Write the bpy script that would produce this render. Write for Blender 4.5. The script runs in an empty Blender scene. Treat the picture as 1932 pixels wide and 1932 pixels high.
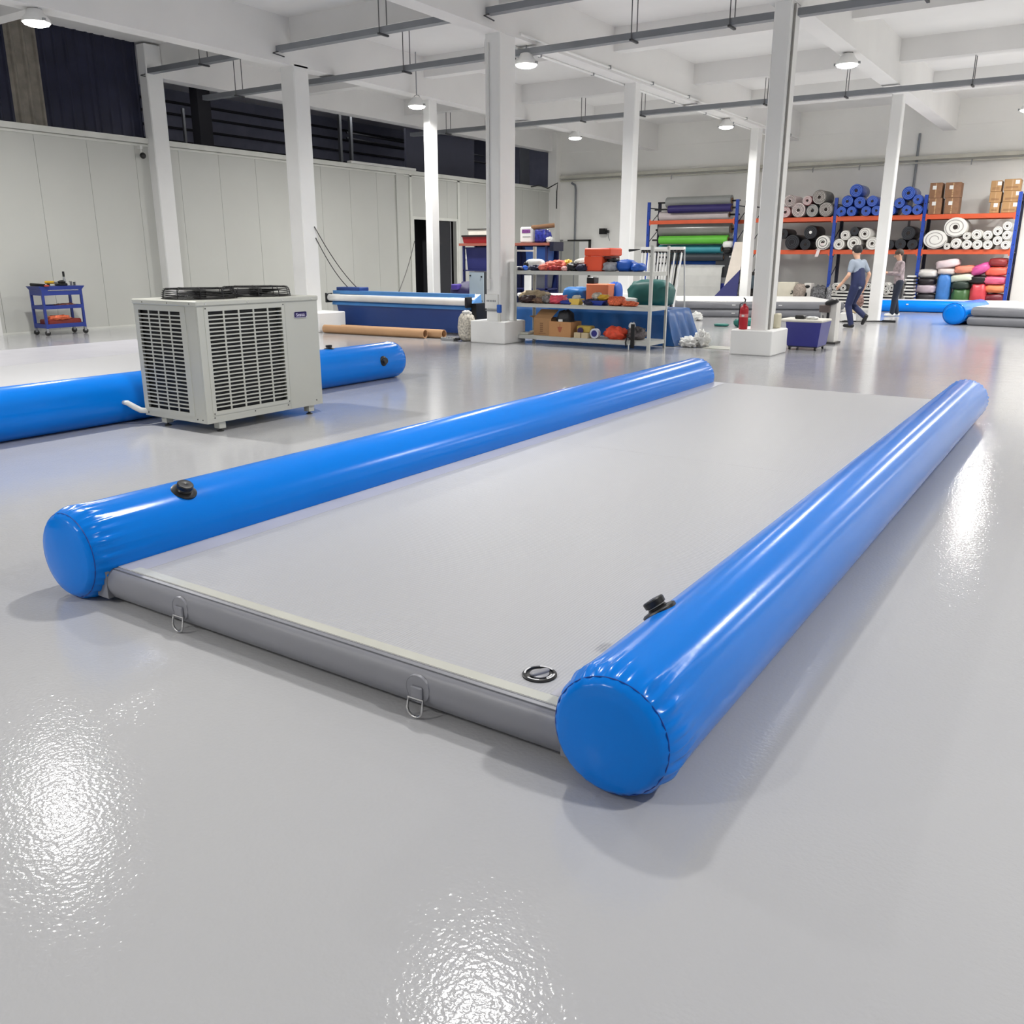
import bpy, math, random
from math import sin, cos, pi, radians, sqrt
from mathutils import Vector, Matrix, Euler, noise
random.seed(7)

# ------------------------------------------------------------------ camera
F, PITCH, ROLL, YAW, HC = 1652.0, radians(16.28), radians(0.077), radians(33.51), 1.5
_fw = Vector((-sin(YAW) * cos(PITCH), cos(YAW) * cos(PITCH), -sin(PITCH)))
_r0 = Vector((cos(YAW), sin(YAW), 0)); _u0 = _r0.cross(_fw)
_rt = _r0 * cos(ROLL) + _u0 * sin(ROLL); _up = -_r0 * sin(ROLL) + _u0 * cos(ROLL)
scene = bpy.context.scene
C = scene.collection
cam = bpy.data.cameras.new('camera'); cam.sensor_width = 36; cam.lens = F / 1932 * 36
cam.clip_start = 0.05; cam.clip_end = 200
co = bpy.data.objects.new('camera', cam); C.objects.link(co)
co.matrix_world = Matrix(((_rt.x, _up.x, -_fw.x, 0), (_rt.y, _up.y, -_fw.y, 0), (_rt.z, _up.z, -_fw.z, HC), (0, 0, 0, 1)))
scene.camera = co
# ------------------------------------------------------------------ world, exposure
w = bpy.data.worlds.new('night'); scene.world = w; w.use_nodes = True
w.node_tree.nodes['Background'].inputs[0].default_value = (0.02, 0.025, 0.04, 1)
w.node_tree.nodes['Background'].inputs[1].default_value = 1.0
vs = scene.view_settings
vs.view_transform = 'Standard'; vs.look = 'None'; vs.gamma = 1; vs.use_curve_mapping = False
vs.exposure = 0.36
LAMP_W = 150.0          # watts per lamp
scene.cycles.max_bounces = 8; scene.cycles.diffuse_bounces = 5; scene.cycles.glossy_bounces = 4
scene.cycles.sample_clamp_indirect = 6.0

# ------------------------------------------------------------------ pixel -> place helpers (1932 px frame)
def ray(x, y): return _rt * ((x - 966) / F) + _up * (-(y - 966) / F) + _fw
def at(x, y, ax, v):
    d = ray(x, y); o = (0, 0, HC); t = (v - o[ax]) / d[ax]
    return Vector((d.x * t, d.y * t, HC + d.z * t))
def onY(x, y, v): return at(x, y, 1, v)
def onX(x, y, v): return at(x, y, 0, v)
def onZ(x, y, v=0.0): return at(x, y, 2, v)
def mpp(p): return (Vector(p) - Vector((0, 0, HC))).dot(_fw) / F

# ------------------------------------------------------------------ materials
def lin(c): return tuple((v / 255 / 12.92 if v / 255 <= .04045 else ((v / 255 + .055) / 1.055) ** 2.4) for v in c)
_m = {}
def M(name, rgb=(200, 200, 200), rough=.5, metal=0.0, var=0.06, vscale=3.0, bump=0.0, bscale=60.0, spec=.5, coat=0.0, emit=None, trans=0.0):
    if name in _m: return _m[name]
    m = bpy.data.materials.new(name); m.use_nodes = True; nt = m.node_tree; b = nt.nodes['Principled BSDF']
    c = lin(rgb)
    tc = nt.nodes.new('ShaderNodeTexCoord')
    if var > 0:
        n = nt.nodes.new('ShaderNodeTexNoise'); n.inputs['Scale'].default_value = vscale; n.inputs['Detail'].default_value = 4
        nt.links.new(tc.outputs['Object'], n.inputs['Vector'])
        r = nt.nodes.new('ShaderNodeValToRGB')
        r.color_ramp.elements[0].position = .3; r.color_ramp.elements[1].position = .7
        r.color_ramp.elements[0].color = (*[v * (1 - var) for v in c], 1)
        r.color_ramp.elements[1].color = (*[min(1, v * (1 + var)) for v in c], 1)
        nt.links.new(n.outputs['Fac'], r.inputs['Fac']); nt.links.new(r.outputs['Color'], b.inputs['Base Color'])
    else: b.inputs['Base Color'].default_value = (*c, 1)
    b.inputs['Roughness'].default_value = rough; b.inputs['Metallic'].default_value = metal
    b.inputs['Specular IOR Level'].default_value = spec; b.inputs['Coat Weight'].default_value = coat
    b.inputs['Transmission Weight'].default_value = trans
    if bump > 0:
        n2 = nt.nodes.new('ShaderNodeTexNoise'); n2.inputs['Scale'].default_value = bscale; n2.inputs['Detail'].default_value = 2
        nt.links.new(tc.outputs['Object'], n2.inputs['Vector'])
        bp = nt.nodes.new('ShaderNodeBump'); bp.inputs['Strength'].default_value = bump; bp.inputs['Distance'].default_value = .01
        nt.links.new(n2.outputs['Fac'], bp.inputs['Height']); nt.links.new(bp.outputs['Normal'], b.inputs['Normal'])
    if emit:
        b.inputs['Emission Color'].default_value = (*lin(emit[0]), 1); b.inputs['Emission Strength'].default_value = emit[1]
    _m[name] = m; return m

def floor_mat():
    m = bpy.data.materials.new('epoxy_floor'); m.use_nodes = True; nt = m.node_tree; b = nt.nodes['Principled BSDF']; L = nt.links.new
    tc = nt.nodes.new('ShaderNodeTexCoord')
    n = nt.nodes.new('ShaderNodeTexNoise'); n.inputs['Scale'].default_value = .35; n.inputs['Detail'].default_value = 3; L(tc.outputs['Object'], n.inputs['Vector'])
    r = nt.nodes.new('ShaderNodeValToRGB'); r.color_ramp.elements[0].position = .3; r.color_ramp.elements[1].position = .75
    r.color_ramp.elements[0].color = (*lin((181, 181, 184)), 1); r.color_ramp.elements[1].color = (*lin((188, 188, 189)), 1)
    L(n.outputs['Fac'], r.inputs['Fac']); L(r.outputs['Color'], b.inputs['Base Color'])
    b.inputs['Roughness'].default_value = .08; b.inputs['Specular IOR Level'].default_value = .5
    n2 = nt.nodes.new('ShaderNodeTexNoise'); n2.inputs['Scale'].default_value = 70; n2.inputs['Detail'].default_value = 1.5; L(tc.outputs['Object'], n2.inputs['Vector'])
    n3 = nt.nodes.new('ShaderNodeTexNoise'); n3.inputs['Scale'].default_value = 4; n3.inputs['Detail'].default_value = 2; L(tc.outputs['Object'], n3.inputs['Vector'])
    ml = nt.nodes.new('ShaderNodeMath'); ml.operation = 'MULTIPLY'; L(n3.outputs['Fac'], ml.inputs[0]); ml.inputs[1].default_value = 1.4
    ad = nt.nodes.new('ShaderNodeMath'); ad.operation = 'ADD'; L(n2.outputs['Fac'], ad.inputs[0]); L(ml.outputs[0], ad.inputs[1])
    bp = nt.nodes.new('ShaderNodeBump'); bp.inputs['Strength'].default_value = .25; bp.inputs['Distance'].default_value = .004
    L(ad.outputs[0], bp.inputs['Height']); L(bp.outputs['Normal'], b.inputs['Normal'])
    return m

def deck_mat():
    m = bpy.data.materials.new('white_drop_stitch'); m.use_nodes = True; nt = m.node_tree; b = nt.nodes['Principled BSDF']; L = nt.links.new
    tc = nt.nodes.new('ShaderNodeTexCoord')
    b.inputs['Base Color'].default_value = (*lin((182, 182, 184)), 1); b.inputs['Roughness'].default_value = .36; b.inputs['Specular IOR Level'].default_value = .22
    hs = []
    for rot, sc in ((0.0, 25.0), (pi / 2, 16.0)):
        mp = nt.nodes.new('ShaderNodeMapping'); mp.inputs['Rotation'].default_value = (0, 0, rot); L(tc.outputs['Object'], mp.inputs['Vector'])
        wv = nt.nodes.new('ShaderNodeTexWave'); wv.inputs['Scale'].default_value = sc; wv.inputs['Distortion'].default_value = .25; L(mp.outputs['Vector'], wv.inputs['Vector'])
        hs.append(wv.outputs['Fac'])
    ad = nt.nodes.new('ShaderNodeMath'); ad.operation = 'MULTIPLY_ADD'; L(hs[1], ad.inputs[0]); ad.inputs[1].default_value = .5; L(hs[0], ad.inputs[2])
    bp = nt.nodes.new('ShaderNodeBump'); bp.inputs['Strength'].default_value = .35; bp.inputs['Distance'].default_value = .003
    L(ad.outputs[0], bp.inputs['Height']); L(bp.outputs['Normal'], b.inputs['Normal'])
    return m

WHITE = M('white_paint', (235, 235, 233), .55, var=.03, vscale=1.2)
CEIL = M('ceiling_paint', (232, 231, 229), .8, var=.03, vscale=.8)
PANEL = M('sandwich_panel', (196, 197, 191), .45, var=.025, vscale=.7)
BACKW = M('back_wall_paint', (240, 239, 235), .7, var=.04, vscale=.6)
TRIMM = M('trim_white', (214, 215, 208), .45)
NAVY = M('navy_sheet', (34, 37, 58), .24, metal=.3, var=.2, vscale=2)
SKYL = M('translucent_sheet', (122, 116, 106), .3, var=.22, vscale=6)
DARK = M('dark_space', (120, 122, 140), .9, var=.1)
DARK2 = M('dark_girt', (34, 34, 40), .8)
GALV = M('galvanised_steel', (136, 139, 144), .45, metal=.35)
GREYM = M('grey_metal', (150, 152, 154), .4, metal=.5)
BLACK = M('black_plastic', (16, 16, 18), .38)
BLUE = M('blue_pvc', (0, 124, 228), .2, var=.02, spec=.22, bump=.03, bscale=25)
BLUEL = M('blue_pvc_seam', (4, 62, 150), .4)
GREYP = M('grey_pvc', (136, 137, 144), .38, var=.03)
GREYL = M('grey_pvc_dark', (108, 109, 116), .45)
CREAM = M('cream_tape', (200, 200, 190), .22)
STEEL = M('bright_steel', (205, 205, 205), .18, metal=1)
DECKW = deck_mat()
ACW = M('ac_sheet_metal', (190, 190, 180), .38, var=.015)
COIL = M('ac_coil', (40, 40, 39), .55, var=.3, vscale=25)
RACKB = M('rack_blue', (30, 66, 160), .4)
RACKD = M('rack_dark', (18, 22, 48), .5)
ORANGE = M('rack_orange', (206, 88, 52), .4)
CARD = M('cardboard', (176, 136, 96), .85, var=.06)
CARDD = M('cardboard_dark', (140, 104, 74), .85, var=.08)
SHELFW = M('shelf_steel', (196, 197, 192), .4)
PLASTW = M('white_plastic', (225, 225, 222), .35)

# ------------------------------------------------------------------ mesh builder
class MB:
    def __init__(s): s.v = []; s.f = []
    def add(s, vs, fs, mat=None):
        o = len(s.v)
        for p in vs: s.v.append(tuple(mat @ Vector(p)) if mat else tuple(p))
        for f in fs: s.f.append(tuple(i + o for i in f))
        return s
    def box(s, x0, x1, y0, y1, z0, z1, mat=None):
        return s.add([(x0, y0, z0), (x1, y0, z0), (x1, y1, z0), (x0, y1, z0), (x0, y0, z1), (x1, y0, z1), (x1, y1, z1), (x0, y1, z1)],
                     [(0, 3, 2, 1), (4, 5, 6, 7), (0, 1, 5, 4), (1, 2, 6, 5), (2, 3, 7, 6), (3, 0, 4, 7)], mat)
    def cb(s, c, d, mat=None): return s.box(c[0] - d[0] / 2, c[0] + d[0] / 2, c[1] - d[1] / 2, c[1] + d[1] / 2, c[2] - d[2] / 2, c[2] + d[2] / 2, mat)
    def rbox(s, x0, x1, y0, y1, z0, z1, r=.01, mat=None, n=3):
        # box rounded in plan and with bevelled top/bottom
        def ring(z, ins):
            pts = []
            for cx, cy, a0 in ((x1 - r, y1 - r, 0), (x0 + r, y1 - r, pi / 2), (x0 + r, y0 + r, pi), (x1 - r, y0 + r, 1.5 * pi)):
                for k in range(n + 1):
                    a = a0 + k * pi / 2 / n; pts.append((cx + (r - ins) * cos(a), cy + (r - ins) * sin(a), z))
            return pts
        h = r * .6
        rings = [ring(z0, h), ring(z0 + h, 0), ring(z1 - h, 0), ring(z1, h)]
        return s.loft(rings, True, mat)
    def loft(s, rings, caps=True, mat=None, closed=True):
        n = len(rings[0]); vs = [p for r in rings for p in r]; fs = []
        for i in range(len(rings) - 1):
            for j in range(n if closed else n - 1):
                k = (j + 1) % n; fs.append((i * n + j, i * n + k, (i + 1) * n + k, (i + 1) * n + j))
        if caps:
            fs.append(tuple(range(n - 1, -1, -1))); fs.append(tuple(range((len(rings) - 1) * n, len(rings) * n)))
        return s.add(vs, fs, mat)
    def cyl(s, a, b, r0, r1=None, n=16, caps=True):
        r1 = r0 if r1 is None else r1; a = Vector(a); b = Vector(b); d = (b - a).normalized()
        u = d.orthogonal().normalized(); v = d.cross(u)
        return s.loft([[tuple(c + (u * cos(t) + v * sin(t)) * r) for t in (2 * pi * k / n for k in range(n))] for c, r in ((a, r0), (b, r1))], caps)
    def lathe(s, prof, org=(0, 0, 0), axis=(0, 0, 1), n=20, caps=True):
        a = Vector(axis).normalized(); u = Vector((1, 0, 0)) if abs(a.x) < .9 else Vector((0, 1, 0)); u = (u - a * u.dot(a)).normalized(); v = a.cross(u); o = Vector(org)
        return s.loft([[tuple(o + a * h + (u * cos(t) + v * sin(t)) * max(r, 1e-4)) for t in (2 * pi * k / n for k in range(n))] for r, h in prof], caps)
    def path(s, pts, r, n=8, closed=False):
        pts = [Vector(p) for p in pts]; m = len(pts); rings = []
        up = None
        for i, p in enumerate(pts):
            if closed: d = pts[(i + 1) % m] - pts[i - 1]
            else: d = pts[min(i + 1, m - 1)] - pts[max(i - 1, 0)]
            d.normalize()
            if up is None: up = d.orthogonal().normalized()
            up = (up - d * up.dot(d)).normalized(); v = d.cross(up)
            rr = r[i] if isinstance(r, (list, tuple)) else r
            rings.append([tuple(p + (up * cos(t) + v * sin(t)) * rr) for t in (2 * pi * k / n for k in range(n))])
        if closed: rings.append(rings[0])
        return s.loft(rings, not closed)
    def blob(s, c, d, nz=.0, e=1.0, seed=0, n=20, m=12, freq=2.2, mat=None, floor=None):
        # superellipsoid with lumps; d = full sizes
        vs = []; fs = []
        def sg(v, p): return math.copysign(abs(v) ** p, v)
        for i in range(m + 1):
            ph = -pi / 2 + pi * i / m
            for j in range(n):
                th = 2 * pi * j / n
                p = Vector((sg(cos(ph), e) * sg(cos(th), e), sg(cos(ph), e) * sg(sin(th), e), sg(sin(ph), e)))
                k = 1 + nz * noise.noise(p * freq + Vector((seed * 3.1, seed * 1.7, seed))) + nz * .5 * noise.noise(p * freq * 2.3 + Vector((seed, 5, seed * 2)))
                q = Vector((p.x * d[0] / 2 * k, p.y * d[1] / 2 * k, p.z * d[2] / 2 * k))
                if mat: q = mat @ q
                q += Vector(c)
                if floor is not None: q.z = max(q.z, floor)
                vs.append(tuple(q))
        for i in range(m):
            for j in range(n):
                k = (j + 1) % n; fs.append((i * n + j, i * n + k, (i + 1) * n + k, (i + 1) * n + j))
        return s.add(vs, fs)
    def xf(s, mt): s.v = [tuple(mt @ Vector(p)) for p in s.v]; return s
    def build(s, name, mat, parent=None, smooth=False, loc=None):
        me = bpy.data.meshes.new(name)
        if parent is not None: off = Vector(parent_world(parent))
        elif loc is not None: off = Vector(loc)
        else:
            xs = [p[0] for p in s.v]; ys = [p[1] for p in s.v]; zs = [p[2] for p in s.v]
            off = Vector(((min(xs) + max(xs)) / 2, (min(ys) + max(ys)) / 2, min(zs)))
        me.from_pydata([tuple(Vector(p) - off) for p in s.v], [], s.f); me.update()
        me.materials.append(mat)
        if smooth:
            for p in me.polygons: p.use_smooth = True
            if smooth != 2:
                try: me.set_sharp_from_angle(angle=radians(38))
                except Exception: pass
        o = bpy.data.objects.new(name, me); C.objects.link(o)
        if parent is not None: o.parent = parent
        else: o.location = off
        return o
_pw = {}
def parent_world(p):
    v = Vector((0, 0, 0))
    while p is not None: v += p.location; p = p.parent
    return v
def tag(o, label, cat, group=None):
    o['label'] = label; o['category'] = cat
    if group: o['group'] = group
    return o
def thing(name, label, cat, loc, group=None):
    o = bpy.data.objects.new(name, None); o.empty_display_size = .1; C.objects.link(o); o.location = loc
    return tag(o, label, cat, group)
def struct(o): o['kind'] = 'structure'; return o
def one(mb, name, mat, label, cat, group=None, smooth=False): return tag(mb.build(name, mat, None, smooth), label, cat, group)
def dup(root, loc, label=None, group=None):
    r = root.copy(); C.objects.link(r); r.location = loc
    if label: r['label'] = label
    if group: r['group'] = group
    for ch in root.children:
        c = ch.copy(); C.objects.link(c); c.parent = r
        for g in ch.children:
            d = g.copy(); C.objects.link(d); d.parent = c
    return r
def child_copy(o, parent, loc):
    c = o.copy(); C.objects.link(c); c.parent = parent; c.location = loc; return c
def RZ(a, c=(0, 0, 0)): return Matrix.Translation(c) @ Matrix.Rotation(a, 4, 'Z') @ Matrix.Translation(-Vector(c))

# ================================================================== THE SETTING
XL, XR, YF, YB, ZC = -18.0, 7.0, -6.0, 30.0, 5.85
floor = struct(MB().add([(XL - 5, YF, 0), (XR, YF, 0), (XR, YB + .3, 0), (XL - 5, YB + .3, 0), (XL - 5, YF, -.1), (XR, YF, -.1), (XR, YB + .3, -.1), (XL - 5, YB + .3, -.1)],
    [(0, 1, 2, 3), (7, 6, 5, 4), (0, 4, 5, 1), (1, 5, 6, 2), (2, 6, 7, 3), (3, 7, 4, 0)]).build('floor', floor_mat(), None, loc=(0, 0, 0)))
ceiling = struct(MB().box(XL - 5, XR, YF, YB + .3, ZC, ZC + .15).build('ceiling', CEIL, None, loc=(0, 0, 0)))
BX = [(-14.2, -13.82), (-9.32, -8.98), (-4.78, -4.42), (-.1, .25), (4.5, 4.85)]     # main beams along Y
for x0, x1 in BX: MB().box(x0, x1, YF, YB, 5.03, ZC + .01).build('main_beam', CEIL, ceiling)
MB().box(XL - .25, XL + .12, 13.0, YB, 5.2, ZC + .01).build('main_beam', CEIL, ceiling)
YX = [-2.9, 1.15, 5.2, 9.25, 13.3, 17.35, 21.45, 25.5]
xs = [XL + .12] + [v for b in BX for v in b] + [XR]
for yc in YX:
    for i in range(0, len(xs), 2):
        MB().box(xs[i] - .005, xs[i + 1] + .005, yc - .14, yc + .14, 5.42, ZC + .01).build('cross_beam', CEIL, ceiling)

# ---- left wall: insulated panels below, dark sheeting and openings above
wl = struct(MB().box(XL - .16, XL - .1, YF, 21.62, 0, 3.84).build('wall_left', PANEL, None, loc=(0, 0, 0)))
MB().box(XL - .16, XL - .1, 23.98, YB, 0, 3.84).build('panel_backing', PANEL, wl)
MB().box(XL - .16, XL - .1, 21.62, 23.98, 2.6, 3.84).build('panel_backing', PANEL, wl)
y = YF
edges = []
yy = 10.23 - 1.1 * 15
while yy < YB:
    edges.append(yy); yy += 1.1
for a in edges:
    b = a + 1.1
    a = max(a, YF)
    if b <= 21.62 or a >= 23.98: segs = [(a, min(b, YB), 0)]
    elif a < 21.62: segs = [(a, 21.62, 0), (21.62, b, 2.6)]
    elif b > 23.98: segs = [(a, 23.98, 2.6), (23.98, b, 0)]
    else: segs = [(a, b, 2.6)]
    for p, q, z in segs:
        if q - p > .05: MB().box(XL - .1, XL, p + .0035, q - .0035, z + .002, 3.84).build('wall_panel', PANEL, wl)
MB().box(XL - .18, XL + .05, YF, YB, 3.84, 3.95).build('cap_rail', TRIMM, wl)
MB().box(XL - .02, XL + .03, YF, YB, 3.78, 3.82).build('cap_lip', TRIMM, wl)
for a, b in ((YF, 21.62), (23.98, YB)): MB().box(XL - .01, XL + .012, a, b, 0, .035).build('base_channel', TRIMM, wl)
MB().box(XL - .05, XL + .06, 8.83, 9.03, 0, 3.84).build('corner_post', WHITE, wl)
MB().box(XL - .1, XL + .04, 20.95, 21.3, 0, 3.84).build('corner_post', PANEL, wl)
MB().box(XL - .06, XL + .03, 23.95, 24.06, 0, 3.84).build('corner_post', TRIMM, wl)
MB().box(XL - .06, XL + .03, 21.56, 21.66, 0, 3.84).build('corner_post', TRIMM, wl)
# corrugated sheets above the rail, in front of the wall frame (Y < 12.75)
def corr(y0, y1, z0, z1, mat, pitch=.235, dep=.035):
    mb = MB(); prof = []
    y = y0
    while y < y1 - 1e-6:
        for f, d in ((0, 0), (.3, 0), (.42, dep), (.58, dep), (.70, 0)): prof.append((min(y + f * pitch, y1), d))
        y += pitch
    prof.append((y1, 0))
    n = len(prof)
    vs = [(XL - .12 + d, yy, z0) for yy, d in prof] + [(XL - .12 + d, yy, z1) for yy, d in prof]
    mb.add(vs, [(i, i + 1, n + i + 1, n + i) for i in range(n - 1)])
    return mb.build('corrugated_sheet', mat, wl)
y = YF
for a, b, m in ((-6, -3, NAVY), (-3, 0, NAVY), (0, 3, NAVY), (3, 6, NAVY), (6, 7.9, NAVY), (7.9, 8.9, NAVY), (8.9, 10.0, NAVY), (10.0, 10.62, SKYL), (10.62, 11.7, NAVY), (11.7, 12.76, NAVY)):
    corr(a, b, 3.9, ZC, m)
# dark neighbouring bay seen over the wall
nb = struct(MB().box(XL - 4.3, XL - 4.2, YF, YB, 0, ZC).build('wall_neighbour', DARK, None, loc=(0, 0, 0)))
MB().box(XL - 4.2, XL - .3, YF + .1, YB, 3.0, 3.05).build('dark_ceiling_below', DARK, nb)
for z in (4.15, 4.5, 4.85, 5.2, 5.5):
    MB().box(XL - 4.2, XL - 4.08, 12, YB, z, z + .05).build('girt', DARK2, nb)
for yv, s in ((14.9, .06), (20.3, .09), (20.75, .09), (24.2, .07)):
    MB().box(XL - 1.5 - s, XL - 1.5, yv, yv + s, 3.05, 4.95 if s < .08 else 5.8).build('steel_post', M('dim_steel', (92, 94, 98), .5), nb)
MB().cyl((XL - 1.8, 20.9, 4.9), (XL - 1.8, 29, 4.75), .03, n=8).build('pipe', DARK2, nb)
MB().cyl((XL - 1.8, 20.9, 5.05), (XL - 1.8, 28, 5.0), .03, n=8).build('pipe', DARK2, nb)
MB().box(XL - 2.6, XL - 2.3, 16.0, 16.4, 3.05, 5.8).build('steel_post', DARK2, nb)
MB().box(XL - .5, XL - .42, 22.0, 25.5, 3.05, 5.2).build('dark_panel', M('dark_navy_panel', (58, 60, 76), .6), nb)
MB().box(XL - .24, XL - .2, 28.0, 28.6, 3.95, 5.2).build('dark_panel', M('slate_panel', (62, 66, 76), .6), nb)
tag(MB().rbox(XL - .14, XL + .03, 19.1, 21.9, 3.95, 4.03, .02).build('roof_flashing', PLASTW), 'loose white sheet lying on top of the left panel wall', 'sheet')
for yv in (9.0, 15.0, 21.0, 27.0):     # hidden fill lights added to lift the dark neighbouring bay
    ld = bpy.data.lights.new('neighbour_fill', 'AREA'); ld.shape = 'DISK'; ld.size = .3; ld.energy = 12.0
    lo = bpy.data.objects.new('neighbour_fill', ld); C.objects.link(lo); lo.parent = nb; lo.location = (XL - 1.2, yv, 5.75)
# doorway
d1 = struct(MB().box(XL - .12, XL + .02, 21.66, 21.74, 0, 2.58).build('door_1', TRIMM, None, loc=(0, 0, 0)))
MB().box(XL - .12, XL + .02, 23.87, 23.95, 0, 2.58).build('door_jamb', TRIMM, d1)
MB().box(XL - .12, XL + .02, 21.66, 23.95, 2.58, 2.66).build('door_head', TRIMM, d1)
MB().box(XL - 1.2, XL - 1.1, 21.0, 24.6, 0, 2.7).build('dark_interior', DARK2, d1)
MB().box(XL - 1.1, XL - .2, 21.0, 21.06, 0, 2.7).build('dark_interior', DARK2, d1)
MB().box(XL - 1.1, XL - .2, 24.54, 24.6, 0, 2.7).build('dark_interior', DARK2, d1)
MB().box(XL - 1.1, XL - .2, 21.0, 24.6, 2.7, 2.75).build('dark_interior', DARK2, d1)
MB().box(XL - .1, XL - .04, 23.62, 23.66, 0, 2.58).build('sliding_stile', GREYM, d1)
MB().box(XL - .09, XL - .05, 22.82, 23.62, .02, 2.56).build('door_leaf', M('dark_door_leaf', (44, 45, 50), .35), d1)

# ---- back wall
wb = struct(MB().box(XL - .2, XR, YB, YB + .2, 0, ZC).build('wall_back', BACKW, None, loc=(0, 0, 0)))
MB().box(XL, XR, YB - .03, YB + .01, 5.16, ZC).build('ring_beam', BACKW, wb)
MB().box(XL - .05, XL + .3, YB - .35, YB + .01, 0, ZC).build('corner_pier', BACKW, wb)
MB().box(XL + .3, XR, YB - .012, YB + .01, 0, 4.12).build('lower_render', M('lower_render', (243, 242, 238), .7, var=.05, vscale=.8), wb)
wr = struct(MB().box(XR, XR + .2, YF, YB, 0, ZC).build('wall_right', WHITE, None, loc=(0, 0, 0)))
wf = struct(MB().box(XL - .2, XR, YF - .2, YF, 0, ZC).build('wall_front', WHITE, None, loc=(0, 0, 0)))
MB().box(XL - 4.3, XL - .1, YB, YB + .2, 0, ZC).build('wall_end', DARK, nb)
MB().box(XL - 4.3, XL - .1, YF - .2, YF, 0, ZC).build('wall_end', DARK, nb)

# ---- columns
def column(x0, x1, y0, y1, label, base=None, bz=.39, group=None, zt=5.06):
    t = struct(thing('column', label, 'column', ((x0 + x1) / 2, (y0 + y1) / 2, 0), group))
    mb = MB(); e = .018
    rings = []
    for z in (bz - .01 if base else 0, zt):
        rings.append([(x0 + e, y0, z), (x1 - e, y0, z), (x1, y0 + e, z), (x1, y1 - e, z), (x1 - e, y1, z), (x0 + e, y1, z), (x0, y1 - e, z), (x0, y0 + e, z)])
    mb.loft(rings); mb.build('shaft', WHITE, t)
    if base:
        MB().rbox(base[0], base[1], base[2], base[3], 0, bz, .025).build('plinth', WHITE, t, True)
    return t
cA = column(-9.3, -9.0, 13.2, 13.69, 'white concrete column on a square plinth beside the open shelf unit', (-9.54, -8.79, 13.03, 13.72))
cB = column(-4.69, -4.43, 13.95, 14.37, 'white column on a plinth with the red fire extinguisher', (-4.93, -4.26, 13.73, 14.55))
cC = column(-14.2, -13.82, 13.2, 13.6, 'white column on a plinth behind the air conditioner, near the cardboard tubes', (-14.45, -13.3, 12.98, 13.75))
cD = column(-9.3, -9.03, 18.35, 18.6, 'white slim column rising behind the shelf unit with the orange box', (-9.42, -8.92, 18.2, 18.7), .7)
cE = column(-4.82, -4.57, 22.9, 23.2, 'white column rising between the two people')
cF = column(-9.3, -9.06, 26.4, 26.75, 'white slim column standing between the two pallet racks')
cG = column(-14.2, -14.0, 17.6, 17.9, 'white slim column in front of the dark doorway')
cH = column(-18.05, -17.76, 12.76, 13.16, 'white column built into the left panel wall', None, zt=5.8)
cI = column(-.08, .23, 13.95, 14.37, 'white column standing out of view to the right', (-.3, .45, 13.73, 14.55))
# conduits and fittings on column A
MB().path([(-9.22, 13.18, 4.9), (-9.22, 13.18, 1.1)], .018, 8).build('conduit', PLASTW, cA, True)
MB().rbox(-9.26, -9.19, 13.15, 13.21, .93, 1.12, .012).build('switch_box', PLASTW, cA, True)
MB().rbox(-9.31, -9.03, 13.17, 13.2, .6, .85, .01).build('sign_plate', PLASTW, cA, True)
for k in range(6):
    MB().box(-9.27 + .035 * k, -9.25 + .035 * k, 13.165, 13.17, .72, .75).build('sign_mark', GREYM, cA)
MB().box(-9.3, -9.03, 13.175, 13.2, .56, .58).build('sign_ledge', GREYM, cA)
MB().path([(-9.34, 13.3, 5.0), (-9.36, 13.3, 4.93), (-9.36, 13.3, 4.6)], .012, 6).build('conduit', PLASTW, cA, True)
MB().box(-4.425, -4.40, 14.03, 14.06, .39, 5.0).build('corner_groove', M('column_edge', (150, 148, 144), .6), cB)
MB().rbox(-4.45, -4.36, 14.3, 14.5, .39, .62, .03).build('mortar_foot', M('stained_mortar', (206, 200, 176), .7), cB, True)

# ---- wall trunking, conduit, pipes
t = thing('cable_trunking', 'long pale trunking running across the back wall above the racks', 'trunking', (-9, YB, 4.24))
MB().box(XL + .32, 6, YB - .14, YB - .012, 4.26, 4.36).build('trough', M('trunking_beige', (206, 204, 192), .5), t)
MB().box(XL + .32, 6, YB - .1, YB - .012, 4.16, 4.2).build('pipe_run', M('trunking_beige'), t)
for xx in (-14.6, -13.2, -8.4, -7, -3.9, -2.2):
    MB().path([(xx, YB - .02, 4.2), (xx, YB - .16, 4.18), (xx, YB - .16, 4.05)], .015, 6).build('bracket', GREYM, t)
one(MB().cyl((-5.4, YB - .05, 5.0), (-5.4, YB - .05, 0), .035, n=8), 'wall_conduit', GALV, 'grey vertical conduit on the back wall behind the blue fabric rolls', 'conduit')
one(MB().path([(-17.2, YB - .06, 4.1), (-17.05, YB - .06, 4.02), (-17.02, YB - .06, 3.85), (-17.02, YB - .06, 0)], .04, 8), 'down_pipe', GALV, 'grey pipe bending down the back wall near the left corner', 'pipe', smooth=True)
one(MB().path([(XL + .07, 28.3, 3.9), (XL + .1, 28.8, 3.98), (XL + .16, 29.3, 3.9), (XL + .4, 29.6, 4.1), (XL + .36, 29.62, 3.8), (XL + .36, 29.62, 3.2)], .02, 6), 'cable_bundle', BLACK, 'loose dark cables bunched at the top of the left back corner', 'cable', smooth=True)
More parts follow.
